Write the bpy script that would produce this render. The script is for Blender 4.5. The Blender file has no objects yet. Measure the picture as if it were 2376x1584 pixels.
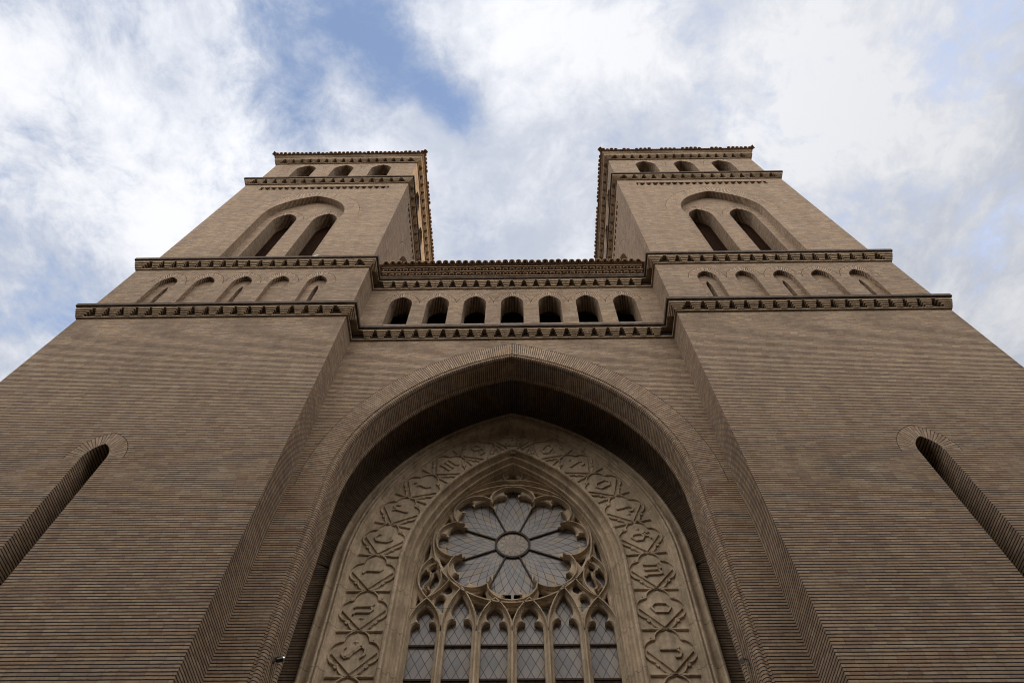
import bpy, bmesh, math, random
from mathutils import Vector, Matrix
from mathutils.geometry import tessellate_polygon, delaunay_2d_cdt
random.seed(7)
S = bpy.context.scene
COL = S.collection
R_ = math.radians
PI = math.pi

# ------------------------------------------------------------------ camera
cam_d = bpy.data.cameras.new('camera')
cam = bpy.data.objects.new('camera', cam_d)
COL.objects.link(cam)
cam_d.sensor_width = 36.0
cam_d.sensor_fit = 'HORIZONTAL'
cam_d.lens = 24.0
cam_d.clip_start = 0.05
cam_d.clip_end = 2000.0
CR = Vector((0.99989822, 0.01395828, 0.00295267))
CU = Vector((0.01077609, -0.87451262, 0.48488304))
CF = Vector((-0.00935028, 0.48480187, 0.87457402))
CP = Vector((0.20446, -9.28664, 0.0))
cam.matrix_world = Matrix(((CR.x, CU.x, -CF.x, CP.x), (CR.y, CU.y, -CF.y, CP.y), (CR.z, CU.z, -CF.z, CP.z), (0, 0, 0, 1)))
S.camera = cam

# ------------------------------------------------------------------ light, sky, exposure
SUN_EL, SUN_AZ = R_(25.0), R_(8.0)      # azimuth measured from +x towards +y
sd = Vector((math.cos(SUN_EL) * math.cos(SUN_AZ), math.cos(SUN_EL) * math.sin(SUN_AZ), math.sin(SUN_EL)))
sun_d = bpy.data.lights.new('sun', 'SUN')
sun_d.energy = 3.2
sun_d.angle = R_(0.6)
sun_d.color = (1.0, 0.80, 0.55)
sun = bpy.data.objects.new('sun', sun_d)
COL.objects.link(sun)
sun.rotation_euler = sd.to_track_quat('Z', 'Y').to_euler()
S.view_settings.view_transform = 'Standard'
S.view_settings.look = 'None'
S.view_settings.gamma = 1.0
S.view_settings.exposure = 0.30
S.cycles.filter_width = 1.05


class NT:
    """small helper for building node trees"""
    def __init__(s, tree):
        s.t = tree
        tree.nodes.clear()

    def n(s, typ, **kw):
        nd = s.t.nodes.new(typ)
        for k, v in kw.items():
            setattr(nd, k, v)
        return nd

    def put(s, sock, v):
        if isinstance(v, bpy.types.NodeSocket):
            s.t.links.new(v, sock)
        elif v is not None:
            sock.default_value = v

    def m(s, op, a, b=None, c=None, clamp=False):
        nd = s.n('ShaderNodeMath', operation=op, use_clamp=clamp)
        for i, v in enumerate((a, b, c)):
            s.put(nd.inputs[i], v)
        return nd.outputs[0]

    def sm(s, x, lo, hi, a=0.0, b=1.0):
        nd = s.n('ShaderNodeMapRange', interpolation_type='SMOOTHSTEP')
        for i, v in enumerate((x, lo, hi, a, b)):
            s.put(nd.inputs[i], v)
        return nd.outputs[0]

    def mix(s, f, a, b, blend='MIX'):
        nd = s.n('ShaderNodeMix', data_type='RGBA', blend_type=blend)
        s.put(nd.inputs[0], f)
        s.put(nd.inputs[6], a)
        s.put(nd.inputs[7], b)
        return nd.outputs[2]

    def noise(s, vec, scale, detail=4.0, rough=0.55, dist=0.0):
        nd = s.n('ShaderNodeTexNoise')
        s.put(nd.inputs['Vector'], vec)
        nd.inputs['Scale'].default_value = scale
        nd.inputs['Detail'].default_value = detail
        nd.inputs['Roughness'].default_value = rough
        nd.inputs['Distortion'].default_value = dist
        return nd.outputs[0]

    def ramp(s, f, stops):
        nd = s.n('ShaderNodeValToRGB')
        s.put(nd.inputs[0], f)
        el = nd.color_ramp.elements
        while len(el) < len(stops):
            el.new(0.5)
        for e, (p, c) in zip(el, stops):
            e.position = p
            e.color = (*c, 1) if len(c) == 3 else c
        return nd.outputs[0]


def world():
    w = bpy.data.worlds.new('World')
    S.world = w
    w.use_nodes = True
    T = NT(w.node_tree)
    sky = T.n('ShaderNodeTexSky', sky_type='NISHITA')
    sky.sun_disc = False
    sky.sun_elevation = SUN_EL
    sky.sun_rotation = PI / 2 - SUN_AZ
    sky.altitude = 200
    sky.air_density = 1.0
    sky.dust_density = 0.6
    sky.ozone_density = 1.0
    tc = T.n('ShaderNodeTexCoord')
    sep = T.n('ShaderNodeSeparateXYZ')
    T.put(sep.inputs[0], tc.outputs['Generated'])
    z = T.m('MAXIMUM', sep.outputs[2], 0.06)
    px = T.m('DIVIDE', sep.outputs[0], z)
    py = T.m('DIVIDE', sep.outputs[1], z)
    cmb = T.n('ShaderNodeCombineXYZ')
    T.put(cmb.inputs[0], px)
    T.put(cmb.inputs[1], py)
    cmb.inputs[2].default_value = 3.7
    P = cmb.outputs[0]
    wn = T.n('ShaderNodeTexNoise')
    T.put(wn.inputs['Vector'], P)
    wn.inputs['Scale'].default_value = 3.0
    wn.inputs['Detail'].default_value = 4.0
    wv = T.n('ShaderNodeVectorMath', operation='MULTIPLY_ADD')
    T.put(wv.inputs[0], wn.outputs[1])
    wv.inputs[1].default_value = (0.16, 0.16, 0.0)
    T.put(wv.inputs[2], P)
    W = wv.outputs[0]
    n1 = T.noise(W, 2.6, 10.0, 0.60)
    n2 = T.noise(W, 8.0, 10.0, 0.66)
    n5 = T.noise(W, 24.0, 8.0, 0.68)
    n3 = T.noise(P, 1.4, 5.0, 0.5, 0.0)
    cov = T.m('ADD', T.m('MULTIPLY', n1, 0.46), T.m('ADD', T.m('MULTIPLY', n2, 0.33), T.m('MULTIPLY', n5, 0.21)))
    cov = T.m('ADD', T.m('MULTIPLY', T.m('SUBTRACT', cov, 0.5), 2.15), 0.5)

    def blob(cx, cy, rx, ry, ang, amp):
        ca, sa = math.cos(ang), math.sin(ang)
        dx = T.m('SUBTRACT', px, cx)
        dy = T.m('SUBTRACT', py, cy)
        a = T.m('DIVIDE', T.m('ADD', T.m('MULTIPLY', dx, ca), T.m('MULTIPLY', dy, sa)), rx)
        b = T.m('DIVIDE', T.m('SUBTRACT', T.m('MULTIPLY', dy, ca), T.m('MULTIPLY', dx, sa)), ry)
        r2 = T.m('ADD', T.m('MULTIPLY', a, a), T.m('MULTIPLY', b, b))
        return T.m('MULTIPLY', T.m('EXPONENT', T.m('MULTIPLY', r2, -1.0)), amp)
    # openings in the cloud deck (cloud-layer coordinates, not picture coordinates)
    gaps = [(-0.235, 0.04, 0.120, 0.085, 0.25, 0.37), (-0.145, 0.135, 0.10, 0.045, 0.75, 0.32), (-0.080, 0.185, 0.05, 0.034, 0.9, 0.30),
            (-0.33, 0.13, 0.07, 0.10, -0.3, 0.16), (-0.93, 0.52, 0.07, 0.09, 0.0, 0.20), (-0.68, 0.0, 0.12, 0.10, 0.0, 0.10),
            (0.66, 0.33, 0.16, 0.07, 0.5, 0.05), (0.60, 0.06, 0.06, 0.10, 0.3, 0.03), (0.16, 0.04, 0.09, 0.04, 0.1, 0.12), (-0.05, 0.36, 0.07, 0.05, 0.3, 0.08)]
    dens = cov
    for g in gaps:
        dens = T.m('SUBTRACT', dens, blob(*g))
    for g in [(0.40, 0.13, 0.22, 0.16, 0.1, 0.12), (-0.55, 0.22, 0.2, 0.12, 0.3, 0.03), (-0.02, 0.09, 0.06, 0.10, -0.5, 0.12)]:
        dens = T.m('ADD', dens, blob(*g))
    f = T.sm(dens, 0.02, 0.50, 0.08, 1.0)
    n4 = T.noise(W, 4.5, 10.0, 0.64)
    thick = T.sm(T.m('ADD', T.m('MULTIPLY', dens, 0.40), T.m('ADD', T.m('MULTIPLY', n3, 0.25), T.m('MULTIPLY', n4, 0.50))), 0.44, 0.70)
    thick = T.m('ADD', thick, blob(0.43, 0.12, 0.26, 0.18, 0.1, 0.6), clamp=True)
    ccol = T.mix(thick, (5.0, 5.4, 6.3, 1), (8.3, 8.4, 8.75, 1))
    el = T.m('MULTIPLY', T.m('ADD', 0.42, T.m('MULTIPLY', T.m('MAXIMUM', sep.outputs[2], 0.0), 0.58)), 1.05)   # overcast sky: darker towards the horizon
    front = T.sm(sep.outputs[1], 0.0, -0.5, 1.0, 4.3)        # thinner, brighter deck on the street side
    front = T.m('MULTIPLY', front, T.sm(sep.outputs[0], -0.7, 0.7, 1.14, 0.90))
    ccol = T.mix(1.0, ccol, T.m('MULTIPLY', el, front), 'MULTIPLY')
    ccol = T.mix(1.0, ccol, T.mix(T.sm(sep.outputs[1], 0.0, -0.5), (1, 1, 1, 1), (1.06, 0.98, 0.86, 1)), 'MULTIPLY')   # lit by the low sun
    skyc = T.mix(1.0, sky.outputs[0], (3.5, 3.2, 3.1, 1), 'MULTIPLY')
    col = T.mix(f, skyc, ccol)
    bg = T.n('ShaderNodeBackground')
    T.put(bg.inputs[0], col)
    bg.inputs[1].default_value = 0.09
    out = T.n('ShaderNodeOutputWorld')
    T.put(out.inputs[0], bg.outputs[0])


world()

# ------------------------------------------------------------------ materials
CO = 0.0645      # height of one brick course with its joint


def new_mat(name):
    m = bpy.data.materials.new(name)
    m.use_nodes = True
    T = NT(m.node_tree)
    out = T.n('ShaderNodeOutputMaterial')
    b = T.n('ShaderNodeBsdfPrincipled')
    T.put(out.inputs[0], b.outputs[0])
    b.inputs['Roughness'].default_value = 0.85
    b.inputs['Specular IOR Level'].default_value = 0.25
    return m, T, b


BR = [(0.0, (0.215, 0.150, 0.106)), (0.25, (0.302, 0.213, 0.148)), (0.5, (0.362, 0.258, 0.174)), (0.75, (0.410, 0.297, 0.199)), (1.0, (0.52, 0.386, 0.256))]


def brick_mat(name, gain=1.0, jw=0.30, mortar=(0.022, 0.016, 0.012)):
    m, T, b = new_mat(name)
    uv = T.n('ShaderNodeUVMap')
    sep = T.n('ShaderNodeSeparateXYZ')
    T.put(sep.inputs[0], uv.outputs[0])
    u, v = sep.outputs[0], sep.outputs[1]
    geo = T.n('ShaderNodeNewGeometry')
    pos = geo.outputs['Position']
    wob = T.noise(pos, 3.0, 2.0)
    vv = T.m('DIVIDE', T.m('ADD', v, T.m('MULTIPLY', T.m('SUBTRACT', wob, 0.5), 0.012)), CO)
    row = T.m('FLOOR', vv)
    fv = T.m('FRACT', vv)
    wn = T.n('ShaderNodeTexWhiteNoise', noise_dimensions='1D')
    T.put(wn.inputs['W'], row)
    uu = T.m('ADD', T.m('DIVIDE', u, 0.215), T.m('MULTIPLY', wn.outputs[0], 7.0))
    colm = T.m('FLOOR', uu)
    fu = T.m('FRACT', uu)
    cmb = T.n('ShaderNodeCombineXYZ')
    T.put(cmb.inputs[0], colm)
    T.put(cmb.inputs[1], row)
    wn2 = T.n('ShaderNodeTexWhiteNoise', noise_dimensions='2D')
    T.put(wn2.inputs['Vector'], cmb.outputs[0])
    rnd = wn2.outputs[0]
    fine = T.noise(pos, 24.0, 4.0, 0.6)
    tone = T.m('ADD', T.m('MULTIPLY', rnd, 0.55), T.m('MULTIPLY', fine, 0.45))
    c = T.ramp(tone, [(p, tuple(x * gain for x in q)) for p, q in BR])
    wc = wn2.outputs[1]
    hsv = T.n('ShaderNodeHueSaturation')
    sepc = T.n('ShaderNodeSeparateColor')
    T.put(sepc.inputs[0], wc)
    T.put(hsv.inputs['Hue'], T.m('ADD', 0.493, T.m('MULTIPLY', sepc.outputs[0], 0.014)))
    T.put(hsv.inputs['Saturation'], T.m('ADD', 0.86, T.m('MULTIPLY', sepc.outputs[1], 0.26)))
    T.put(hsv.inputs['Color'], c)
    big = T.noise(pos, 0.55, 6.0, 0.62)
    mid = T.noise(pos, 2.3, 5.0, 0.6)
    stain = T.m('MULTIPLY', T.sm(big, 0.25, 0.75, 0.90, 1.08), T.sm(mid, 0.25, 0.75, 0.92, 1.07))
    strk = T.n('ShaderNodeMapping')
    T.put(strk.inputs[0], pos)
    strk.inputs['Scale'].default_value = (2.6, 2.6, 0.16)
    st = T.noise(strk.outputs[0], 1.0, 5.0, 0.62)
    stain = T.m('MULTIPLY', stain, T.sm(st, 0.30, 0.60, 0.88, 1.03))
    stain = T.m('MULTIPLY', stain, T.m('ADD', 0.93, T.m('MULTIPLY', wn.outputs[0], 0.14)))
    c2 = T.mix(1.0, hsv.outputs[0], stain, 'MULTIPLY')
    jn = T.m('MULTIPLY', T.m('SUBTRACT', T.noise(pos, 11.0, 3.0), 0.5), 0.22)
    fvj = T.m('ADD', fv, jn)
    jv = T.sm(fvj, jw - 0.05, jw + 0.05)
    jv2 = T.sm(fv, 0.955, 1.0, 1.0, 0.3)
    ju = T.sm(T.m('ABSOLUTE', T.m('SUBTRACT', fu, 0.5)), 0.455, 0.49, 1.0, 0.72)
    brk = T.m('MULTIPLY', T.m('MULTIPLY', jv, jv2), ju)
    col = T.mix(brk, (*mortar, 1), c2)
    T.put(b.inputs['Base Color'], col)
    bp = T.n('ShaderNodeBump')
    bp.inputs['Strength'].default_value = 0.55
    bp.inputs['Distance'].default_value = 0.012
    T.put(bp.inputs['Height'], T.m('ADD', brk, T.m('ADD', T.m('MULTIPLY', fine, 0.35), T.m('MULTIPLY', rnd, 0.18))))
    T.put(b.inputs['Normal'], bp.outputs[0])
    b.inputs['Roughness'].default_value = 0.9
    return m


def noisy(name, c0, c1, scale=3.0, rough=0.85, bump=0.2, fine_scale=40.0, spec=0.25, streak=0.0):
    m, T, b = new_mat(name)
    geo = T.n('ShaderNodeNewGeometry')
    pos = geo.outputs['Position']
    a = T.noise(pos, scale, 6.0, 0.62)
    f = T.noise(pos, fine_scale, 4.0, 0.6)
    t = T.sm(T.m('ADD', T.m('MULTIPLY', a, 0.7), T.m('MULTIPLY', f, 0.3)), 0.32, 0.68)
    col = T.mix(t, (*c0, 1), (*c1, 1))
    if streak:
        mp = T.n('ShaderNodeMapping')
        T.put(mp.inputs[0], pos)
        mp.inputs['Scale'].default_value = (9, 9, 0.7)
        s_ = T.noise(mp.outputs[0], 1.0, 5.0, 0.6)
        col = T.mix(1.0, col, T.sm(s_, 0.3, 0.65, 1.0 - streak, 1.05), 'MULTIPLY')
    T.put(b.inputs['Base Color'], col)
    bp = T.n('ShaderNodeBump')
    bp.inputs['Strength'].default_value = bump
    bp.inputs['Distance'].default_value = 0.01
    T.put(bp.inputs['Height'], f)
    T.put(b.inputs['Normal'], bp.outputs[0])
    b.inputs['Roughness'].default_value = rough
    b.inputs['Specular IOR Level'].default_value = spec
    return m


def stone_mat(name, c0, c1, joints=True):
    m, T, b = new_mat(name)
    geo = T.n('ShaderNodeNewGeometry')
    pos = geo.outputs['Position']
    a = T.noise(pos, 1.6, 6.0, 0.62)
    f = T.noise(pos, 45.0, 4.0, 0.6)
    g = T.noise(pos, 9.0, 5.0, 0.65)
    col = T.mix(T.sm(a, 0.3, 0.7), (*c0, 1), (*c1, 1))
    col = T.mix(1.0, col, T.sm(g, 0.3, 0.7, 0.86, 1.08), 'MULTIPLY')
    mp = T.n('ShaderNodeMapping')
    T.put(mp.inputs[0], pos)
    mp.inputs['Scale'].default_value = (5, 5, 0.6)
    col = T.mix(1.0, col, T.sm(T.noise(mp.outputs[0], 1.0, 6.0, 0.65), 0.32, 0.58, 0.74, 1.04), 'MULTIPLY')
    pit = T.sm(T.noise(pos, 30.0, 2.0, 0.5), 0.27, 0.33, 0.45, 1.0)
    col = T.mix(1.0, col, pit, 'MULTIPLY')
    h = f
    if joints:
        uv = T.n('ShaderNodeUVMap')
        sep = T.n('ShaderNodeSeparateXYZ')
        T.put(sep.inputs[0], uv.outputs[0])
        wob = T.noise(pos, 5.0, 2.0)
        fr = T.m('FRACT', T.m('ADD', T.m('DIVIDE', sep.outputs[1], 1.035), T.m('MULTIPLY', wob, 0.03)))
        j = T.sm(T.m('ABSOLUTE', T.m('SUBTRACT', fr, 0.5)), 0.003, 0.009, 0.35, 1.0)
        col = T.mix(1.0, col, j, 'MULTIPLY')
    T.put(b.inputs['Base Color'], col)
    bp = T.n('ShaderNodeBump')
    bp.inputs['Strength'].default_value = 0.18
    bp.inputs['Distance'].default_value = 0.01
    T.put(bp.inputs['Height'], h)
    T.put(b.inputs['Normal'], bp.outputs[0])
    return m


def pane_colour(T, pane):
    return T.ramp(pane, [(0.0, (0.205, 0.203, 0.210)), (0.35, (0.262, 0.238, 0.228)), (0.62, (0.285, 0.252, 0.235)), (0.90, (0.297, 0.254, 0.222)), (0.985, (0.305, 0.236, 0.160))])


def glass_mat(name, kind):
    m, T, b = new_mat(name)
    uv = T.n('ShaderNodeUVMap')
    sep = T.n('ShaderNodeSeparateXYZ')
    T.put(sep.inputs[0], uv.outputs[0])
    x, z = sep.outputs[0], sep.outputs[1]
    if kind == 'diamond':
        a = T.m('ADD', T.m('DIVIDE', x, 0.215), T.m('DIVIDE', z, 0.40))
        c = T.m('SUBTRACT', T.m('DIVIDE', x, 0.215), T.m('DIVIDE', z, 0.40))
        lw = 0.022
    else:
        r = T.m('SQRT', T.m('ADD', T.m('MULTIPLY', x, x), T.m('MULTIPLY', z, z)))
        an = T.m('DIVIDE', T.m('ARCTAN2', x, z), 2 * PI)
        lg = T.m('MULTIPLY', T.m('LOGARITHM', T.m('MAXIMUM', r, 0.03), 2.718282), 0.075)
        n = 40.0
        if kind == 'hub':
            n, lg = 12.0, T.m('MULTIPLY', lg, 1.3)
        a = T.m('MULTIPLY', T.m('ADD', an, lg), n)
        c = T.m('MULTIPLY', T.m('SUBTRACT', an, lg), n)
        lw = 0.024
    fa = T.m('ABSOLUTE', T.m('SUBTRACT', T.m('FRACT', a), 0.5))
    fc = T.m('ABSOLUTE', T.m('SUBTRACT', T.m('FRACT', c), 0.5))
    ln = T.m('MAXIMUM', T.sm(fa, 0.5 - lw - 0.015, 0.5 - lw), T.sm(fc, 0.5 - lw - 0.015, 0.5 - lw))
    cmb = T.n('ShaderNodeCombineXYZ')
    T.put(cmb.inputs[0], T.m('FLOOR', a))
    T.put(cmb.inputs[1], T.m('FLOOR', c))
    wn = T.n('ShaderNodeTexWhiteNoise', noise_dimensions='2D')
    T.put(wn.inputs['Vector'], cmb.outputs[0])
    geo = T.n('ShaderNodeNewGeometry')
    col = pane_colour(T, wn.outputs[0])
    if kind == 'hub':
        col = T.mix(1.0, col, (1.15, 1.02, 0.82, 1), 'MULTIPLY')
    big = T.noise(geo.outputs['Position'], 1.3, 3.0)
    col = T.mix(1.0, col, T.sm(big, 0.3, 0.7, 0.88, 1.12), 'MULTIPLY')
    col = T.mix(ln, col, (0.045, 0.038, 0.034, 1))
    T.put(b.inputs['Base Color'], col)
    T.put(b.inputs['Roughness'], T.m('ADD', 0.30, T.m('MULTIPLY', ln, 0.4)))
    b.inputs['Specular IOR Level'].default_value = 0.3
    bp = T.n('ShaderNodeBump')
    bp.inputs['Strength'].default_value = 0.25
    bp.inputs['Distance'].default_value = 0.02
    T.put(bp.inputs['Height'], T.m('ADD', T.m('MULTIPLY', wn.outputs[0], 0.25), T.m('ADD', T.m('MULTIPLY', big, 0.7), ln)))
    T.put(b.inputs['Normal'], bp.outputs[0])
    return m


M = {}
M['brick'] = brick_mat('brick')
M['brick_arch'] = brick_mat('arch_brick', 1.0, 0.26)
M['brick_ring'] = brick_mat('ring_brick', 0.97, 0.20, (0.07, 0.05, 0.036))
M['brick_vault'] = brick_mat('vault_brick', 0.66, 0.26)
M['corbel'] = noisy('corbel_brick', (0.19, 0.136, 0.088), (0.38, 0.278, 0.182), 7.0, 0.9, 0.3, 30.0)
M['coping_shade'] = noisy('weathered_coping_gap_shade', (0.045, 0.034, 0.027), (0.12, 0.088, 0.066), 4.0, 0.9, 0.3)  # weathered slab colour, also used as painted shade in the corbel gaps
M['stone'] = stone_mat('limestone_moulding', (0.43, 0.335, 0.230), (0.61, 0.482, 0.342))
M['panel'] = stone_mat('limestone_panel', (0.44, 0.345, 0.240), (0.595, 0.472, 0.336), False)
M['tile'] = noisy('clay_tile', (0.20, 0.115, 0.072), (0.46, 0.315, 0.205), 5.0, 0.85, 0.25, 30.0)
M['void'] = noisy('void_shade', (0.012, 0.0055, 0.003), (0.024, 0.011, 0.006), 6.0, 0.95, 0.2, spec=0.03)  # near-black brown that paints the unlit depth of the tower openings
M['dark'] = noisy('dark_recess', (0.008, 0.006, 0.005), (0.018, 0.014, 0.010), 3.0, 0.95, 0.1, spec=0.03)  # near-black colour standing in for unlit depth behind openings
M['iron'] = noisy('rusty_iron', (0.030, 0.017, 0.012), (0.075, 0.042, 0.028), 14.0, 0.7, 0.2)
M['lead'] = noisy('lead_bar', (0.045, 0.034, 0.027), (0.08, 0.06, 0.048), 10.0, 0.6, 0.1)
M['glass'] = glass_mat('leaded_glass', 'diamond')
M['rose'] = glass_mat('rose_glass', 'rose')
M['hub'] = glass_mat('hub_glass', 'hub')
M['lamp'] = noisy('black_lamp_housing', (0.008, 0.009, 0.010), (0.022, 0.024, 0.026), 12.0, 0.35, 0.05, spec=0.5)
M['chrome'] = noisy('bright_lamp_rim', (0.5, 0.5, 0.52), (0.7, 0.7, 0.72), 12.0, 0.25, 0.02, spec=0.6)
M['paving'] = noisy('paving', (0.045, 0.043, 0.041), (0.085, 0.08, 0.075), 0.8, 0.9, 0.3)
M['sill'] = noisy('pale_sill', (0.30, 0.26, 0.21), (0.42, 0.37, 0.31), 4.0, 0.9, 0.2)
for k in ('chrome',):
    M[k].node_tree.nodes['Principled BSDF'].inputs['Metallic'].default_value = 0.9


# ------------------------------------------------------------------ mesh builder
class MB:
    def __init__(s, *mats):
        s.v, s.f, s.uv, s.mi = [], [], [], []
        s.mats = mats

    def face(s, pts, uvs=None, mat=0, n=None):
        pts = [Vector(p) for p in pts]
        if uvs is None:
            uvs = [(0.0, 0.0)] * len(pts)
        if n is not None and len(pts) >= 3:
            nn = Vector((0, 0, 0))
            for i in range(1, len(pts) - 1):
                nn += (pts[i] - pts[0]).cross(pts[i + 1] - pts[0])
            if nn.dot(n) < 0:
                pts.reverse()
                uvs = list(reversed(uvs))
        k = len(s.v)
        s.v += pts
        s.f.append(tuple(range(k, k + len(pts))))
        s.uv += [tuple(q) for q in uvs]
        s.mi.append(mat)

    def box(s, fr, a0, a1, b0, b1, c0, c1, mat=0):
        """box in a frame fr(u, v, w)"""
        P = lambda a, b, c: fr(a, b, c)
        q = [[[P(a, b, c) for c in (c0, c1)] for b in (b0, b1)] for a in (a0, a1)]
        ctr = P((a0 + a1) / 2, (b0 + b1) / 2, (c0 + c1) / 2)
        du, dv, dw = a1 - a0, b1 - b0, c1 - c0
        for f, sz in (((q[0][0][0], q[1][0][0], q[1][1][0], q[0][1][0]), (du, dv)), ((q[0][0][1], q[1][0][1], q[1][1][1], q[0][1][1]), (du, dv)),
                      ((q[0][0][0], q[0][0][1], q[0][1][1], q[0][1][0]), (dw, dv)), ((q[1][0][0], q[1][0][1], q[1][1][1], q[1][1][0]), (dw, dv)),
                      ((q[0][0][0], q[1][0][0], q[1][0][1], q[0][0][1]), (du, dw)), ((q[0][1][0], q[1][1][0], q[1][1][1], q[0][1][1]), (du, dw))):
            mid = sum((Vector(p) for p in f), Vector()) / 4
            s.face(f, [(0, 0), (sz[0], 0), sz, (0, sz[1])], mat, mid - ctr)

    def build(s, name, parent=None, smooth=False, weld=False):
        me = bpy.data.meshes.new(name)
        me.from_pydata([tuple(p) for p in s.v], [], s.f)
        ul = me.uv_layers.new(name='UVMap')
        for i, q in enumerate(s.uv):
            ul.data[i].uv = q
        for m in s.mats:
            me.materials.append(m)
        for p, i in zip(me.polygons, s.mi):
            p.material_index = i
        if weld:
            bm = bmesh.new()
            bm.from_mesh(me)
            bmesh.ops.remove_doubles(bm, verts=bm.verts, dist=0.0004)
            bm.to_mesh(me)
            bm.free()
        if smooth:
            for p in me.polygons:
                p.use_smooth = True
            try:
                me.set_sharp_from_angle(angle=R_(38))
            except Exception:
                pass
        o = bpy.data.objects.new(name, me)
        COL.objects.link(o)
        if parent is not None:
            o.parent = parent
        return o


def tag(o, label=None, cat=None, group=None, kind=None):
    for k, v in (('label', label), ('category', cat), ('group', group), ('kind', kind)):
        if v:
            o[k] = v
    return o


class Frame:
    """wall frame: origin, direction of u along the wall, depth direction w into the wall; v is height"""
    def __init__(s, ox, oy, ux, uy, wx, wy):
        s.a = (ox, oy, ux, uy, wx, wy)
        s.n = Vector((-wx, -wy, 0))
        s.U = Vector((ux, uy, 0))

    def __call__(s, u, v, w=0.0):
        ox, oy, ux, uy, wx, wy = s.a
        return Vector((ox + ux * u + wx * w, oy + uy * u + wy * w, v))


# ---------------- pointed arch outlines (all in u, v)
def arc_half(h, s, R, e=0.0, n=18, rs=0.0):
    """right half of a pointed arch from spring to apex; e = concentric offset outwards"""
    c = h - R
    r = R + e
    t1 = math.acos(max(-1, min(1, -c / r)))
    return [(c + r * math.cos(t1 * i / n), s + r * math.sin(t1 * i / n)) for i in range(n + 1)]


def apex_z(h, s, R, e=0.0):
    c = h - R
    return s + math.sqrt((R + e) ** 2 - c * c)


def R_for(h, rise):
    return (h * h + rise * rise) / (2 * h)


def arch_path(h, s, R, e=0.0, b=None, n=18, cx=0.0, step=None):
    """left foot -> apex -> right foot"""
    half = arc_half(h, s, R, e, n)
    right = [(cx + x, y) for x, y in half]
    left = [(cx - x, y) for x, y in half]
    path = left + right[::-1][1:]
    if b is not None:
        if step:
            k = max(1, int((s - b) / step))
            zs = [b + (s - b) * i / k for i in range(k)]
        else:
            zs = [b]
        path = [(left[0][0], z) for z in zs] + path + [(right[0][0], z) for z in reversed(zs)]
    return path


def panel(mb, fr, outer, holes=(), w=0.0, mat=0, uo=0.0):
    loops = [[Vector((p[0], p[1], 0)) for p in outer]] + [[Vector((p[0], p[1], 0)) for p in h] for h in holes]
    flat = [p for l in loops for p in l]
    for t in tessellate_polygon(loops):
        q = [flat[i] for i in t]
        mb.face([fr(p.x, p.y, w) for p in q], [(p.x + uo, p.y) for p in q], mat, fr.n)


def reveal(mb, fr, pts, w0, w1, mat=0, closed=False, inward=True):
    """jamb strips along an opening outline; courses follow height on straight jambs, arc length on curves"""
    n = len(pts)
    cx = sum(p[0] for p in pts) / n
    cy = sum(p[1] for p in pts) / n
    acc = pts[0][1]
    rng = range(n if closed else n - 1)
    mid = Vector(fr(cx, cy, (w0 + w1) / 2))
    for i in rng:
        a, b = pts[i], pts[(i + 1) % n]
        L = math.hypot(b[0] - a[0], b[1] - a[1])
        if L < 1e-6:
            continue
        va, vb = acc, acc + L
        if abs(a[0] - b[0]) < 1e-5:
            va, vb = a[1], b[1]
            acc = vb
        else:
            acc += L
        m_ = (fr(a[0], a[1], (w0 + w1) / 2) + fr(b[0], b[1], (w0 + w1) / 2)) / 2
        tdir = fr(b[0], b[1], 0) - fr(a[0], a[1], 0)
        nn = tdir.cross(fr.n)
        if nn.dot(mid - m_) < 0:
            nn = -nn
        if not inward:
            nn = -nn
        mb.face([fr(a[0], a[1], w0), fr(b[0], b[1], w0), fr(b[0], b[1], w1), fr(a[0], a[1], w1)], [(w0, va), (w0, vb), (w1, vb), (w1, va)], mat, nn)


def ring(mb, fr, h, s, R, e, cx=0.0, w=0.0, mat=0, n=24, deep=0.05):
    """voussoir ring around an arch head with a fine groove against the wall"""
    ci = arc_half(h, s, R, 0.0, n)
    co = arc_half(h, s, R, e, n)
    for sx in (1, -1):
        acc = s
        for i in range(n):
            a, b, c, d = ci[i], ci[i + 1], co[i + 1], co[i]
            L = math.hypot(c[0] - d[0], c[1] - d[1])
            q = [(cx + sx * p[0], p[1]) for p in (a, b, c, d)]
            Li = L * 0.5 + 0.5 * math.hypot(b[0] - a[0], b[1] - a[1])
            mb.face([fr(p[0], p[1], w) for p in q], [(0, acc), (0, acc + Li), (e, acc + Li), (e, acc)], mat, fr.n)
            nn = fr(cx + sx * (c[0] + 1), c[1] + 1, 0) - fr(cx, c[1], 0)
            mb.face([fr(q[2][0], q[2][1], w), fr(q[3][0], q[3][1], w), fr(q[3][0], q[3][1], w + deep), fr(q[2][0], q[2][1], w + deep)], None, mat)
            acc += Li


def arch_hole(h, s, R, e, b, cx=0.0, n=24, gap=0.012):
    """wall cut-out: plain jambs below the spring, the voussoir ring (plus a groove) above"""
    half = arc_half(h, s, R, e + gap, n)
    right = [(cx + x, y) for x, y in half]
    left = [(cx - x, y) for x, y in half]
    return [(cx - h, b), (cx - h, s - 0.001)] + left + right[::-1][1:] + [(cx + h, s - 0.001), (cx + h, b)]


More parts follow.
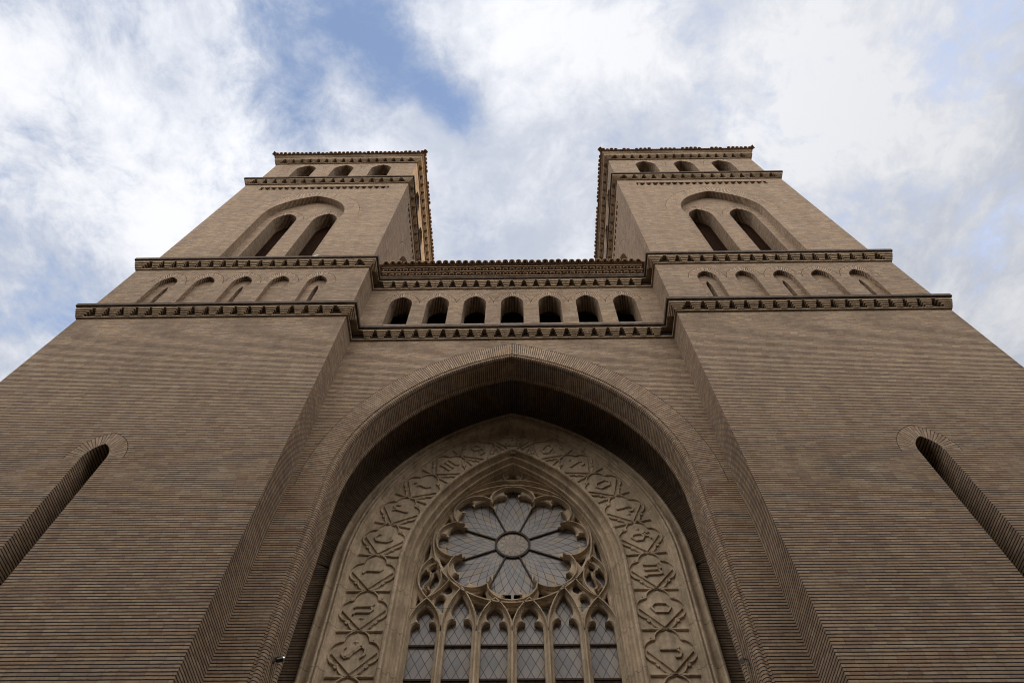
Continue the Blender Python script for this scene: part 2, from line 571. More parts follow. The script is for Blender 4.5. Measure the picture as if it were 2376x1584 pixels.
def sweep(mb, fr, path, prof, mat=0, closed=False, flip=1.0, smooth=False):
    """sweep a profile [(offset outwards, depth)] along a path (u, v); outward = left of travel"""
    n = len(path)
    nor = []
    for i in range(n):
        if closed:
            p, q = path[(i - 1) % n], path[(i + 1) % n]
            a, b, c = path[(i - 1) % n], path[i], path[(i + 1) % n]
        else:
            a, b, c = path[max(i - 1, 0)], path[i], path[min(i + 1, n - 1)]
        d1 = Vector((b[0] - a[0], b[1] - a[1]))
        d2 = Vector((c[0] - b[0], c[1] - b[1]))
        if d1.length < 1e-9:
            d1 = d2
        if d2.length < 1e-9:
            d2 = d1
        d1.normalize()
        d2.normalize()
        n1 = Vector((-d1.y, d1.x))
        n2 = Vector((-d2.y, d2.x))
        m_ = n1 + n2
        if m_.length < 1e-6:
            m_ = n1
        m_.normalize()
        k = 1.0 / max(0.35, m_.dot(n1))
        nor.append(m_ * k * flip)
    us = [0.0]
    for i in range(1, len(prof)):
        us.append(us[-1] + math.hypot(prof[i][0] - prof[i - 1][0], prof[i][1] - prof[i - 1][1]))
    acc = path[0][1]
    for i in range(n if closed else n - 1):
        j = (i + 1) % n
        a, b = path[i], path[j]
        L = math.hypot(b[0] - a[0], b[1] - a[1])
        va, vb = acc, acc + L
        if abs(a[0] - b[0]) < 1e-5 and not closed:
            va, vb = a[1], b[1]
            acc = vb
        else:
            acc = vb
        for k in range(len(prof) - 1):
            (o0, w0), (o1, w1) = prof[k], prof[k + 1]
            q = [fr(a[0] + nor[i].x * o0, a[1] + nor[i].y * o0, w0), fr(b[0] + nor[j].x * o0, b[1] + nor[j].y * o0, w0),
                 fr(b[0] + nor[j].x * o1, b[1] + nor[j].y * o1, w1), fr(a[0] + nor[i].x * o1, a[1] + nor[i].y * o1, w1)]
            mb.face(q, [(us[k], va), (us[k], vb), (us[k + 1], vb), (us[k + 1], va)], mat)


# ------------------------------------------------------------------ cornices
def offset_pt(path, i, p):
    def nrm(a, b):
        d = (Vector(b) - Vector(a)).normalized()
        return Vector((d.y, -d.x))
    if i == 0:
        return Vector(path[0]) + nrm(path[0], path[1]) * p
    if i == len(path) - 1:
        return Vector(path[-1]) + nrm(path[-2], path[-1]) * p
    n1, n2 = nrm(path[i - 1], path[i]), nrm(path[i], path[i + 1])
    m = (n1 + n2)
    m = m / m.dot(n1)
    return Vector(path[i]) + m * p


def band(mb, path, i0, i1, z0, z1, p, back=-0.06, mat=0):
    for i in range(i0, i1):
        a0, a1 = offset_pt(path, i, back), offset_pt(path, i + 1, back)
        b0, b1 = offset_pt(path, i, p), offset_pt(path, i + 1, p)
        L = (b1 - b0).length
        d = (Vector(path[i + 1]) - Vector(path[i])).normalized()
        nn = Vector((d.y, -d.x, 0))
        V = lambda q, z: Vector((q.x, q.y, z))
        mb.face([V(b0, z0), V(b1, z0), V(b1, z1), V(b0, z1)], [(0, 0), (L, 0), (L, z1 - z0), (0, z1 - z0)], mat, nn)
        mb.face([V(a0, z0), V(a1, z0), V(b1, z0), V(b0, z0)], [(0, 0), (L, 0), (L, p), (0, p)], mat, Vector((0, 0, -1)))
        mb.face([V(a0, z1), V(a1, z1), V(b1, z1), V(b0, z1)], [(0, 0), (L, 0), (L, p), (0, p)], mat, Vector((0, 0, 1)))
        for (a, b, sg) in ((a0, b0, -1), (a1, b1, 1)):
            if (i == i0 and sg < 0) or (i + 1 == i1 and sg > 0):
                mb.face([V(a, z0), V(b, z0), V(b, z1), V(a, z1)], None, mat, Vector((d.x, d.y, 0)) * sg)


def is_convex(path, i):
    if i <= 0 or i >= len(path) - 1:
        return None
    d1 = Vector(path[i]) - Vector(path[i - 1])
    d2 = Vector(path[i + 1]) - Vector(path[i])
    return (d1.x * d2.y - d1.y * d2.x) > 0


def corbels(mb, path, i, za, steps, period, w0, wk, lo, hi, mat=0):
    """row of stepped corbels on segment i between lo and hi metres from its ends"""
    A, B = Vector(path[i]), Vector(path[i + 1])
    d = B - A
    L = d.length
    d.normalize()
    nn = Vector((d.y, -d.x))
    a, b = lo, L - hi
    if b - a < w0:
        return
    k = max(1, int(round((b - a) / period)))
    pr = (b - a) / k
    fr = lambda u, v, w: Vector((A.x + d.x * u + nn.x * w, A.y + d.y * u + nn.y * w, v))
    for j in range(k):
        c = a + pr * (j + 0.5)
        for q, (z0, z1, p) in enumerate(steps):
            wd = pr * (w0 + wk * q) / 2
            jx = random.uniform(-0.006, 0.006)
            mb.box(fr, c - wd + jx, c + wd + jx, za + z0, za + z1, -0.05, p + random.uniform(-0.004, 0.004), mat)


STEPS = [(0.064, 0.138, 0.086), (0.144, 0.218, 0.118), (0.224, 0.298, 0.150), (0.304, 0.376, 0.178)]


def cornice(name, parent, path, i0, i1, z, sc=1.0, period=0.434, slab=True, label=None):
    mb = MB(M['corbel'], M['coping_shade'])
    pj = sc
    band(mb, path, i0, i1, z, z + 0.058, 0.052 * pj)
    st = [(a, b, p * pj) for a, b, p in STEPS]
    band(mb, path, i0, i1, z + 0.060, z + 0.382, 0.006, mat=1)      # dark strip paints the shade in the gaps between the corbels
    band(mb, path, i0, i1, z + 0.380, z + 0.455, 0.184 * pj)
    if slab:
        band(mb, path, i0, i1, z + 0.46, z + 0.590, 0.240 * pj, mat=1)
    for i in range(i0, i1):
        lo = 0.40 if is_convex(path, i) else (0.30 if is_convex(path, i) is False else 0.1)
        hi = 0.40 if is_convex(path, i + 1) else (0.30 if is_convex(path, i + 1) is False else 0.1)
        A, B = Vector(path[i]), Vector(path[i + 1])
        if (B - A).length < 1.2:
            lo, hi = min(lo, 0.24), min(hi, 0.24)
        corbels(mb, path, i, z, st, period, 0.44, 0.115, lo, hi)
    # stepped blocks that turn the convex corners
    for i in range(i0, i1 + 1):
        if is_convex(path, i):
            d1 = (Vector(path[i]) - Vector(path[i - 1])).normalized()
            d2 = (Vector(path[i + 1]) - Vector(path[i])).normalized()
            for q, (z0, z1, p) in enumerate(st):
                ext = 0.16 + 0.055 * q
                mini = [tuple(Vector(path[i]) - d1 * ext), path[i], tuple(Vector(path[i]) + d2 * ext)]
                band(mb, mini, 0, 2, z + z0, z + z1, p)
    o = mb.build(name, parent)
    if label:
        o['label'] = label
    return o


def half_tile(mb, o, ax, up, side, L, r0, r1, th, mat=0, n=7, cup=1):
    """barrel tile: from point o along ax; opening down if cup > 0"""
    def ringp(t, r):
        out = []
        for k in range(n + 1):
            a = PI * k / n
            out.append(o + ax * t + side * (math.cos(a) * r) + up * (math.sin(a) * r * cup))
        return out
    A, B = ringp(0, r0), ringp(L, r1)
    a, b = ringp(0, r0 - th), ringp(L, r1 - th)
    for k in range(n):
        mb.face([A[k], A[k + 1], B[k + 1], B[k]], None, mat, (A[k] - o - ax * 0))
        mb.face([a[k], a[k + 1], b[k + 1], b[k]], None, mat, -(a[k] - o))
        mb.face([A[k], A[k + 1], a[k + 1], a[k]], None, mat, -ax)


def tile_row(mb, A, B, nn, z, p, slope, L, pitch, r=0.1, th=0.022, miss=(), channel=True, jit=0.012):
    """row of barrel tiles along A-B projecting p from the wall line"""
    d = (B - A)
    Ln = d.length
    d.normalize()
    k = max(1, int(round(Ln / pitch)))
    pr = Ln / k
    inn = Vector((-nn.x, -nn.y, 0))
    ax = Vector((inn.x * math.cos(slope), inn.y * math.cos(slope), math.sin(slope)))
    up = Vector((-inn.x * math.sin(slope), -inn.y * math.sin(slope), math.cos(slope)))
    side = Vector((d.x, d.y, 0))
    for j in range(k):
        c = A + d * (pr * (j + 0.5)) + nn * p
        o = Vector((c.x, c.y, z)) + nn.to_3d() * random.uniform(-jit, jit) + Vector((0, 0, random.uniform(-jit, jit) * 0.6))
        if j not in miss:
            half_tile(mb, o, ax, up, side, L, r, r * 0.92, th)
        if channel and j < k - 1:
            c2 = A + d * (pr * (j + 1)) + nn * (p - 0.03)
            half_tile(mb, Vector((c2.x, c2.y, z + 0.05)), ax, up, side, L, r * 0.85, r * 0.8, th, cup=-0.55)


# ------------------------------------------------------------------ main dimensions
WO, WI = 13.206, 5.0          # outer and inner face of the towers (x)
D = 0.881                     # set-back of the centre bay
TD = 8.2                      # tower depth
Z1, Z2, Z3, Z4 = 18.46, 22.20, 33.07, 37.45
GZ = -1.6                     # ground
S3, S4 = 0.107, 0.243
TC = (WO + WI) / 2

church = bpy.data.objects.new('church', None)
COL.objects.link(church)
church.location = (0, 0, 0)
tag(church, 'twin towered tan brick church with a great pointed porch arch and carved stone window', 'church')


def arch_opening(mb, fr, cx, h, b, s, apex, e, w, depth, holes, back=True, mat=1, n=20):
    """niche or window: ring, jambs, optional back wall; returns outline"""
    R = R_for(h, apex - s)
    holes.append(arch_hole(h, s, R, e, b, cx, n))
    ring(mb, fr, h, s, R, e, cx, w, mat, n)
    out = arch_path(h, s, R, 0.0, b, n, cx)
    reveal(mb, fr, out + [out[0]] if False else out, w, w + depth, 0)
    a, z = out[0], out[-1]
    mb.face([fr(a[0], b, w), fr(z[0], b, w), fr(z[0], b, w + depth), fr(a[0], b, w + depth)], [(a[0], w), (z[0], w), (z[0], w + depth), (a[0], w + depth)], 0, Vector((0, 0, 1)))
    return out, R


def void_panel(name, parent, fr, out, w, mat='void', shade_strips=True):
    """near-black strips that paint the unlit depth of an opening"""
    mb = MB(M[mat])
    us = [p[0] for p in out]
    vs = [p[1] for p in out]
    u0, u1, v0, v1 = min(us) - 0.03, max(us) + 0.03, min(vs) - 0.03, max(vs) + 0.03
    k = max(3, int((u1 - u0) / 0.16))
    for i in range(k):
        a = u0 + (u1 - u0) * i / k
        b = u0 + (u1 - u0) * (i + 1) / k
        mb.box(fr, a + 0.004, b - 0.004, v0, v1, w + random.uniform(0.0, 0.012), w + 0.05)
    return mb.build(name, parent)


def tower(sx, miss):
    x_in, x_out, tc = sx * WI, sx * WO, sx * TC
    hw = (WO - WI) / 2
    mb = MB(M['brick'], M['brick_arch'], M['dark'], M['brick_ring'])
    subs = []
    # ---- lower two stages, one plane from the ground to the second cornice
    front = Frame(tc, 0.0, 1, 0, 0, 1)
    top = Z2 + 0.5
    holes = []
    out, _ = arch_opening(mb, front, 0.03 * -sx, 0.285, 2.6, 11.72, 12.24, 0.36, 0.0, 0.95, holes, mat=3)
    subs.append(('window_void_panel', front, out, 0.93, 'dark'))
    for i in range(5):
        c = (i - 2) * 1.272
        out, R = arch_opening(mb, front, c, 0.333, 19.15, 21.02, 21.575, 0.29, 0.0, 0.16, holes)
        hb = []
        if i % 2 == 0:
            sl = [(c - 0.075, 19.16), (c - 0.075, 20.80), (c - 0.04, 20.98), (c, 21.08), (c + 0.04, 20.98), (c + 0.075, 20.80), (c + 0.075, 19.16)]
            hb = [sl]
            reveal(mb, front, sl, 0.16, 0.66)
            mb.face([front(c - 0.1, 19.1, 0.66), front(c + 0.1, 19.1, 0.66), front(c + 0.1, 21.15, 0.66), front(c - 0.1, 21.15, 0.66)], None, 2, front.n)
        ext = [(p[0] * 1.0, p[1]) for p in out]
        panel(mb, front, ext, hb, 0.16, 0)
    panel(mb, front, [(-hw, GZ), (hw, GZ), (hw, top), (-hw, top)], holes, 0.0, 0, uo=tc)
    # inner and outer flanks, back
    fin = Frame(x_in, 0.0, 0, 1, sx, 0)
    panel(mb, fin, [(0, GZ), (TD, GZ), (TD, top), (0, top)], (), 0.0, 0, uo=2.0)
    fout = Frame(x_out, 0.0, 0, 1, -sx, 0)
    panel(mb, fout, [(0, GZ), (TD, GZ), (TD, top), (0, top)], (), 0.0, 0, uo=2.0)
    fb = Frame(tc, TD, 1, 0, 0, -1)
    panel(mb, fb, [(-hw, GZ), (hw, GZ), (hw, top), (-hw, top)], (), 0.0, 0)
    mb.face([(x_in, 0, top), (x_out, 0, top), (x_out, TD, top), (x_in, TD, top)], None, 0, Vector((0, 0, 1)))

    # ---- belfry and attic stages, the same design on each face
    def faces(s):
        h = hw - s
        yc = TD / 2
        hd = TD / 2 - s
        return [(Frame(tc, s, 1, 0, 0, 1), h), (Frame(x_in + sx * s, yc, 0, 1, sx, 0), hd), (Frame(x_out - sx * s, yc, 0, 1, -sx, 0), hd), (Frame(tc, TD - s, 1, 0, 0, -1), h)]
    for fi, (fr, h) in enumerate(faces(S3)):
        b0, t0 = Z2 + 0.45, Z3 + 0.5
        holes = []
        wl = []
        if fi < 3:
            rec = 0.32
            hR, sR, aR, eR = 1.77, 28.55, 31.15, 0.64
            RR = R_for(hR, aR - sR)
            holes.append(arch_hole(hR, sR, RR, eR, 23.0, 0.0, 30))
            ring(mb, fr, hR, sR, RR, eR, 0.0, 0.0, 1, 30)
            out = arch_path(hR, sR, RR, 0.0, 23.0, 30)
            reveal(mb, fr, out, 0.0, rec, 1)
            mb.face([fr(-hR, 23.0, 0), fr(hR, 23.0, 0), fr(hR, 23.0, rec), fr(-hR, 23.0, rec)], None, 0, Vector((0, 0, 1)))
            ih = []
            for c in (-0.89, 0.89):
                o2, R2 = arch_opening(mb, fr, c, 0.525, 23.12, 28.60, 29.52, 0.30, rec, 0.62, ih, n=16)
                wl.append(o2)
                subs.append(('belfry_void_panel', fr, o2, rec + 0.60, 'void'))
            panel(mb, fr, out, ih, rec, 0, uo=0.7)
            # sawtooth frieze
            z0, z1, u1, dp = 32.21, 32.66, 3.13, 0.15
            fz = [(-u1, z0), (u1, z0), (u1, z1), (-u1, z1)]
            holes.append(fz)
            reveal(mb, fr, fz, 0.0, dp, 0, closed=True)
            nt = 20
            for j in range(nt):
                a = -u1 + 2 * u1 * j / nt
                b = -u1 + 2 * u1 * (j + 1) / nt
                m_ = (a + b) / 2
                for (p, q, wp, wq) in ((a, m_, dp, 0.004), (m_, b, 0.004, dp)):
                    mb.face([fr(p, z0, wp), fr(q, z0, wq), fr(q, z1, wq), fr(p, z1, wp)], [(0, z0), (0.2, z0), (0.2, z1), (0, z1)], 0, fr.n)
        panel(mb, fr, [(-h, b0), (h, b0), (h, t0), (-h, t0)], holes, 0.0, 0, uo=tc + fi * 3.3)
    for fi, (fr, h) in enumerate(faces(S4)):
        b0, t0 = Z3 + 0.45, Z4 + 0.9
        holes = []
        if fi < 3:
            for c in (-2.0, 0.03, 2.05):
                o2, R2 = arch_opening(mb, fr, c, 0.53, 34.3, 36.42, 37.2, 0.42, 0.0, 1.0, holes, n=14)
                subs.append(('attic_void_panel', fr, o2, 0.96, 'void'))
        panel(mb, fr, [(-h, b0), (h, b0), (h, t0), (-h, t0)], holes, 0.0, 0, uo=tc + fi * 2.1)
    mb.face([(x_in, 0.05, Z3 + 0.5), (x_out, 0.05, Z3 + 0.5), (x_out, TD, Z3 + 0.5), (x_in, TD, Z3 + 0.5)], None, 0, Vector((0, 0, 1)))
    side = 'left' if sx < 0 else 'right'
    t = mb.build('bell_tower', church)
    t['label'] = ('square brick bell tower whose inner face catches warm sun near the eaves' if sx < 0 else 'square brick bell tower with ragged missing tiles along its front eaves')
    for nm, fr, out, w, mt in subs:
        void_panel(nm, t, fr, out, w, mt)
    # ---- cornices
    def loop(s, inner_back):
        a, b = (x_out - sx * s, x_in + sx * s)
        pts = [(a, TD - s), (a, s), (b, s), (b, inner_back)]
        return pts if sx < 0 else [(b, inner_back), (b, s), (a, s), (a, TD - s)]
    for z in (Z1, Z2):
        base = loop(0.0, D)
        base = base + [(0.0, D)] if sx < 0 else [(0.0, D)] + base
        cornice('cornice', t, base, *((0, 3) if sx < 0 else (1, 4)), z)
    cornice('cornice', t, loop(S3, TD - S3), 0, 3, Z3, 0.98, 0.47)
    # ---- eaves of the tower: corbel cornice, two flat courses, barrel tiles, low hipped roof
    lp = loop(S4, TD - S4)
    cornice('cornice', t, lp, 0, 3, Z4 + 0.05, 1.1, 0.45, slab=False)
    em = MB(M['corbel'], M['coping_shade'])
    band(em, lp, 0, 3, Z4 + 0.52, Z4 + 0.66, 0.215)
    band(em, lp, 0, 3, Z4 + 0.68, Z4 + 0.76, 0.25)
    band(em, lp, 0, 3, Z4 + 0.80, Z4 + 0.87, 0.275)
    em.build('eaves_course', t)
    rm = MB(M['tile'])
    zt = Z4 + 0.97
    for i in range(3):
        A, B = offset_pt(lp, i, 0.0), offset_pt(lp, i + 1, 0.0)
        d = (B - A).normalized()
        nn = Vector((d.y, -d.x))
        ex = 0.32
        A2 = A - d * (ex if i > 0 else 0)
        B2 = B + d * (ex if i < 2 else 0)
        isf = (i == 1)
        mset = miss if isf else [j for j in range(40) if random.random() < (0.07 if sx > 0 else 0.03)]
        tile_row(rm, A2, B2, nn, zt, 0.40, R_(16), 0.5, 0.232, 0.098, 0.02, mset, jit=0.02)
    for i in (1, 2):                       # hip tiles at the corners
        c = offset_pt(lp, i, 0.40)
        tgt = Vector((tc, TD / 2))
        dr = (tgt - Vector((c.x, c.y))).normalized()
        ax = Vector((dr.x * math.cos(R_(12)), dr.y * math.cos(R_(12)), math.sin(R_(12))))
        sd_ = Vector((-dr.y, dr.x, 0))
        half_tile(rm, Vector((c.x, c.y, zt + 0.05)) - ax * 0.05, ax, Vector((0, 0, 1)), sd_, 0.9, 0.12, 0.11, 0.025)
    a = [offset_pt(lp, i, 0.36) for i in range(4)]
    yb = TD
    xs = sorted((a[1].x, a[2].x))
    base = [Vector((xs[0], a[1].y, zt + 0.03)), Vector((xs[1], a[1].y, zt + 0.03)), Vector((xs[1], yb, zt + 0.03)), Vector((xs[0], yb, zt + 0.03))]
    ap = Vector((tc, TD / 2, zt + 1.25))
    for i in range(4):
        rm.face([base[i], base[(i + 1) % 4], ap], None, 0, Vector((0, 0, 1)))
    rm.face(base, None, 0, Vector((0, 0, -1)))
    rm.build('tiled_roof', t)
    return t


tower_l = tower(-1, [])
tower_r = tower(1, [4, 7, 12, 13, 18, 24, 25, 29])

# ------------------------------------------------------------------ centre bay
H1, SP1, RF = 4.10, 11.8, 5.87           # front arch: half width, springing, radius
ERING = 0.75
FR0 = Frame(0.0, 0.0, 1, 0, 0, 1)        # depth coordinate is y itself
mb = MB(M['brick'], M['brick_arch'], M['dark'], M['brick_ring'])
frc = Frame(0.0, D, 1, 0, 0, 1)
RH = RF
holes = []
half = arc_half(H1, SP1, RF, ERING + 0.012, 40)
hole = [(-H1 - 0.18, GZ + 0.01), (-H1 - 0.18, SP1)] + [(-x, z) for x, z in half] + [(x, z) for x, z in half][::-1][1:] + [(H1 + 0.18, SP1), (H1 + 0.18, GZ + 0.01)]
holes.append(hole)
sub = []
WX = [-3.81, -2.54, -1.27, 0.005, 1.285, 2.565, 3.84]
for c in WX:
    out, R = arch_opening(mb, frc, c, 0.385, 19.50, 21.06, 21.625, 0.245, 0.0, 0.62, holes, n=16)
    sub.append((c, out))
panel(mb, frc, [(-WI, GZ), (WI, GZ), (WI, Z2 + 1.2), (-WI, Z2 + 1.2)], holes, 0.0, 0, uo=0.4)
# top of the bay behind the eaves, near-black sheet for the unlit loft behind the gallery openings
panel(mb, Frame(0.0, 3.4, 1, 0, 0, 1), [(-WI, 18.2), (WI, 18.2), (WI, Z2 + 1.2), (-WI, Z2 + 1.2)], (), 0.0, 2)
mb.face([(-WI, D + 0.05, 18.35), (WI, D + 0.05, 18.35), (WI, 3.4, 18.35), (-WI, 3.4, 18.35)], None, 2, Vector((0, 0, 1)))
bay = mb.build('entrance_bay', church)
bay['label'] = 'recessed brick bay between the towers with a row of seven small arched openings'
for c, out in sub:
    sm = MB(M['sill'])
    sm.box(frc, c - 0.375, c + 0.375, 19.505, 19.60, 0.02, 0.605)
    sm.build('window_sill', bay)
    pl = MB(M['dark'])  # dark sheet painted as the unlit interior behind the opening
    pl.box(frc, c - 0.45, c + 0.45, 19.45, 21.8, 0.86, 0.90)
    pl.build('window_void_panel', bay)
cp = [(-WI, 0.0), (-WI, D), (WI, D), (WI, 0.0)]
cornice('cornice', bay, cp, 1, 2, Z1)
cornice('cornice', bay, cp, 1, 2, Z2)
em = MB(M['corbel'], M['coping_shade'], M['tile'])
A, B = Vector((-WI, D)), Vector((WI, D))
nn = Vector((0, -1))
zz = Z2 + 0.585
ex = 0.25
A1, B1 = Vector((-WI + ex, D)), Vector((WI - ex, D))
for (z0, p, h_) in ((zz + 0.005, 0.27, 0.05), (zz + 0.215, 0.36, 0.05), (zz + 0.425, 0.45, 0.05)):
    em.box(Frame(0, D, 1, 0, 0, -1), -WI + 0.24, WI - 0.24, z0, z0 + h_, -0.1, p, 0)
for (z0, p) in ((zz + 0.06, 0.33), (zz + 0.27, 0.42)):
    em2 = MB(M['tile'])
    tile_row(em, A1, B1, nn, z0, p, 0.0, 0.40, 0.243, 0.095, 0.022, (), channel=False, jit=0.006)
em.mi = [2 if (len(f) == 4 and i >= 18) else m_ for i, (f, m_) in enumerate(zip(em.f, em.mi))]
em.build('eaves_course', bay)
rm = MB(M['tile'])
zt = zz + 0.53
tile_row(rm, A1, B1, nn, zt, 0.60, R_(17), 0.55, 0.243, 0.105, 0.022, (), jit=0.012)
rm.face([(-WI, D - 0.52, zt + 0.03), (WI, D - 0.52, zt + 0.03), (WI, TD, zt + 2.35), (-WI, TD, zt + 2.35)], None, 0, Vector((0, -0.3, 1)))
rm.face([(-WI, D - 0.52, zt + 0.0), (WI, D - 0.52, zt + 0.0), (WI, D + 0.3, zt + 0.0), (-WI, D + 0.3, zt + 0.0)], None, 0, Vector((0, 0, -1)))
rm.face([(-WI, TD, GZ), (WI, TD, GZ), (WI, TD, zt + 2.35), (-WI, TD, zt + 2.35)], None, 0, Vector((0, 1, 0)))
rm.build('tiled_roof', bay)

# ------------------------------------------------------------------ the great brick arch and the porch behind it
mb = MB(M['brick_arch'], M['brick'])
ci = arc_half(H1, SP1, RF, 0.18, 40)
co = arc_half(H1, SP1, RF, ERING, 40)
for sx in (1, -1):
    acc = SP1
    for i in range(40):
        q = [ci[i], ci[i + 1], co[i + 1], co[i]]
        L = 0.5 * (math.dist(ci[i], ci[i + 1]) + math.dist(co[i], co[i + 1]))
        mb.face([frc(sx * p[0], p[1], -0.002) for p in q], [(0, acc), (0, acc + L), (0.6, acc + L), (0.6, acc)], 0, frc.n)
        mb.face([frc(sx * co[i][0], co[i][1], -0.002), frc(sx * co[i + 1][0], co[i + 1][1], -0.002), frc(sx * co[i + 1][0], co[i + 1][1], 0.04), frc(sx * co[i][0], co[i][1], 0.04)], None, 0)
        acc += L
path = arch_path(H1, SP1, RF, 0.0, GZ, 40, step=2.0)
prof = [(0.18, D - 0.002), (0.172, D + 0.022), (0.150, D + 0.032), (0.128, D + 0.020), (0.112, D - 0.004), (0.085, D - 0.016), (0.055, D - 0.010), (0.030, D + 0.012), (0.012, D + 0.045),
        (0.002, D + 0.085), (0.010, D + 0.110), (0.022, D + 0.128), (0.022, D + 0.145), (0.006, D + 0.160), (0.0, D + 0.18), (0.0, D + 0.60), (0.016, D + 0.615), (0.020, D + 0.64), (0.006, D + 0.66),
        (-0.018, D + 0.685), (-0.030, D + 0.72), (-0.026, D + 0.76), (-0.006, D + 0.80), (0.04, D + 0.83), (0.75, D + 0.83)]
sweep(mb, FR0, path, prof, 0)
arch = mb.build('porch_arch', church, smooth=True, weld=True)
arch['label'] = 'great pointed brick arch with radial voussoirs and a rolled edge'
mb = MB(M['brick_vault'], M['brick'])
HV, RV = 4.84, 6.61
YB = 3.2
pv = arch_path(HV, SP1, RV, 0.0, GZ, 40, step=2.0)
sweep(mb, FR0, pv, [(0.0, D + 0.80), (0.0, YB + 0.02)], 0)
# back wall of the porch round the stone portal
HS, SPS, RS = 4.28, 11.5, 6.43
NB = 48
vo = arc_half(HV, SP1, RV, 0.0, NB)
si = arc_half(HS, SPS, RS, 0.0, NB)
for sx in (1, -1):
    acc = SP1
    zs = [GZ, 2.0, 6.0, 9.0, 10.5, SPS]
    for a, b in zip(zs, zs[1:]):
        bb = SP1 if b == SPS else b
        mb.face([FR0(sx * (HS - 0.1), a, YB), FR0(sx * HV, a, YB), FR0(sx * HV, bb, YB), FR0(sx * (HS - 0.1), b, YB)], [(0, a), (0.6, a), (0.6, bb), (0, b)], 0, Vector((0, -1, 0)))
    for i in range(NB):
        q = [(si[i][0] - 0.05, si[i][1] - 0.05), (si[i + 1][0] - (0.05 if i + 1 < NB else 0), si[i + 1][1] - 0.05), vo[i + 1], vo[i]]
        L = math.dist(vo[i], vo[i + 1])
        w0 = math.dist(q[0], q[3])
        w1 = math.dist(q[1], q[2])
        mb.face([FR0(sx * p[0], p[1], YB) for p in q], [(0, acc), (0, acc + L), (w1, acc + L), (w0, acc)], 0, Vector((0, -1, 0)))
        acc += L
pw = mb.build('porch_vault', church)
pw['label'] = 'deep shaded brick vault and back wall behind the great arch'

# ------------------------------------------------------------------ carved stone portal frame
mb = MB(M['stone'], M['panel'])
ps = arch_path(HS, SPS, RS, 0.0, GZ, 40, step=2.0)
prof = [(0.0, 3.22), (0.0, 3.02), (-0.02, 2.985), (-0.055, 2.975), (-0.085, 3.00), (-0.10, 3.05), (-0.135, 3.095), (-0.175, 3.10), (-0.205, 3.05), (-0.215, 3.00), (-0.245, 2.985), (-0.25, 2.96), (-0.285, 2.945),
        (-0.315, 2.965), (-0.32, 2.995), (-0.335, 2.995), (-0.34, 2.965), (-0.37, 2.945), (-0.405, 2.965), (-0.415, 3.01), (-0.45, 3.065), (-0.49, 3.08), (-0.50, 3.115), (-0.54, 3.125), (-0.55, 3.14)]
sweep(mb, FR0, ps, prof, 0)
HP, SPP, RP = 2.72, 11.4, 5.07            # inner edge of the letter band
YP = 3.13
NB = 48
po = arc_half(HS, SPS, RS, -0.545, NB)
pi_ = arc_half(HP, SPP, RP, 0.0, NB)
for sx in (1, -1):
    mb.face([FR0(sx * HP, GZ, YP), FR0(sx * (HS - 0.545), GZ, YP), FR0(sx * (HS - 0.545), SPS, YP), FR0(sx * HP, SPP, YP)], [(0, 0), (1, 0), (1, 0), (0, 0)], 1, Vector((0, -1, 0)))
    for i in range(NB):
        q = [pi_[i], pi_[i + 1], po[i + 1], po[i]]
        mb.face([FR0(sx * p[0], p[1], YP) for p in q], None, 1, Vector((0, -1, 0)))
pin = arch_path(HP, SPP, RP, 0.0, GZ, 40, step=2.0)
prof = [(0.005, YP), (0.0, 3.07), (-0.02, 3.03), (-0.06, 3.015), (-0.095, 3.035), (-0.105, 3.075), (-0.108, 3.12), (-0.125, 3.17), (-0.165, 3.215), (-0.20, 3.21), (-0.205, 3.175), (-0.23, 3.165), (-0.25, 3.19),
        (-0.255, 3.25), (-0.268, 3.30), (-0.295, 3.345), (-0.325, 3.345), (-0.33, 3.315), (-0.355, 3.31), (-0.372, 3.34), (-0.375, 3.40), (-0.385, 3.43), (-0.40, 3.43), (-0.405, 3.50), (-0.43, 3.58), (-0.44, 3.62), (-0.44, 3.80)]
sweep(mb, FR0, pin, prof, 0)
frame = mb.build('portal_frame', church)
frame['label'] = 'carved limestone surround with a band of lettered quatrefoils'

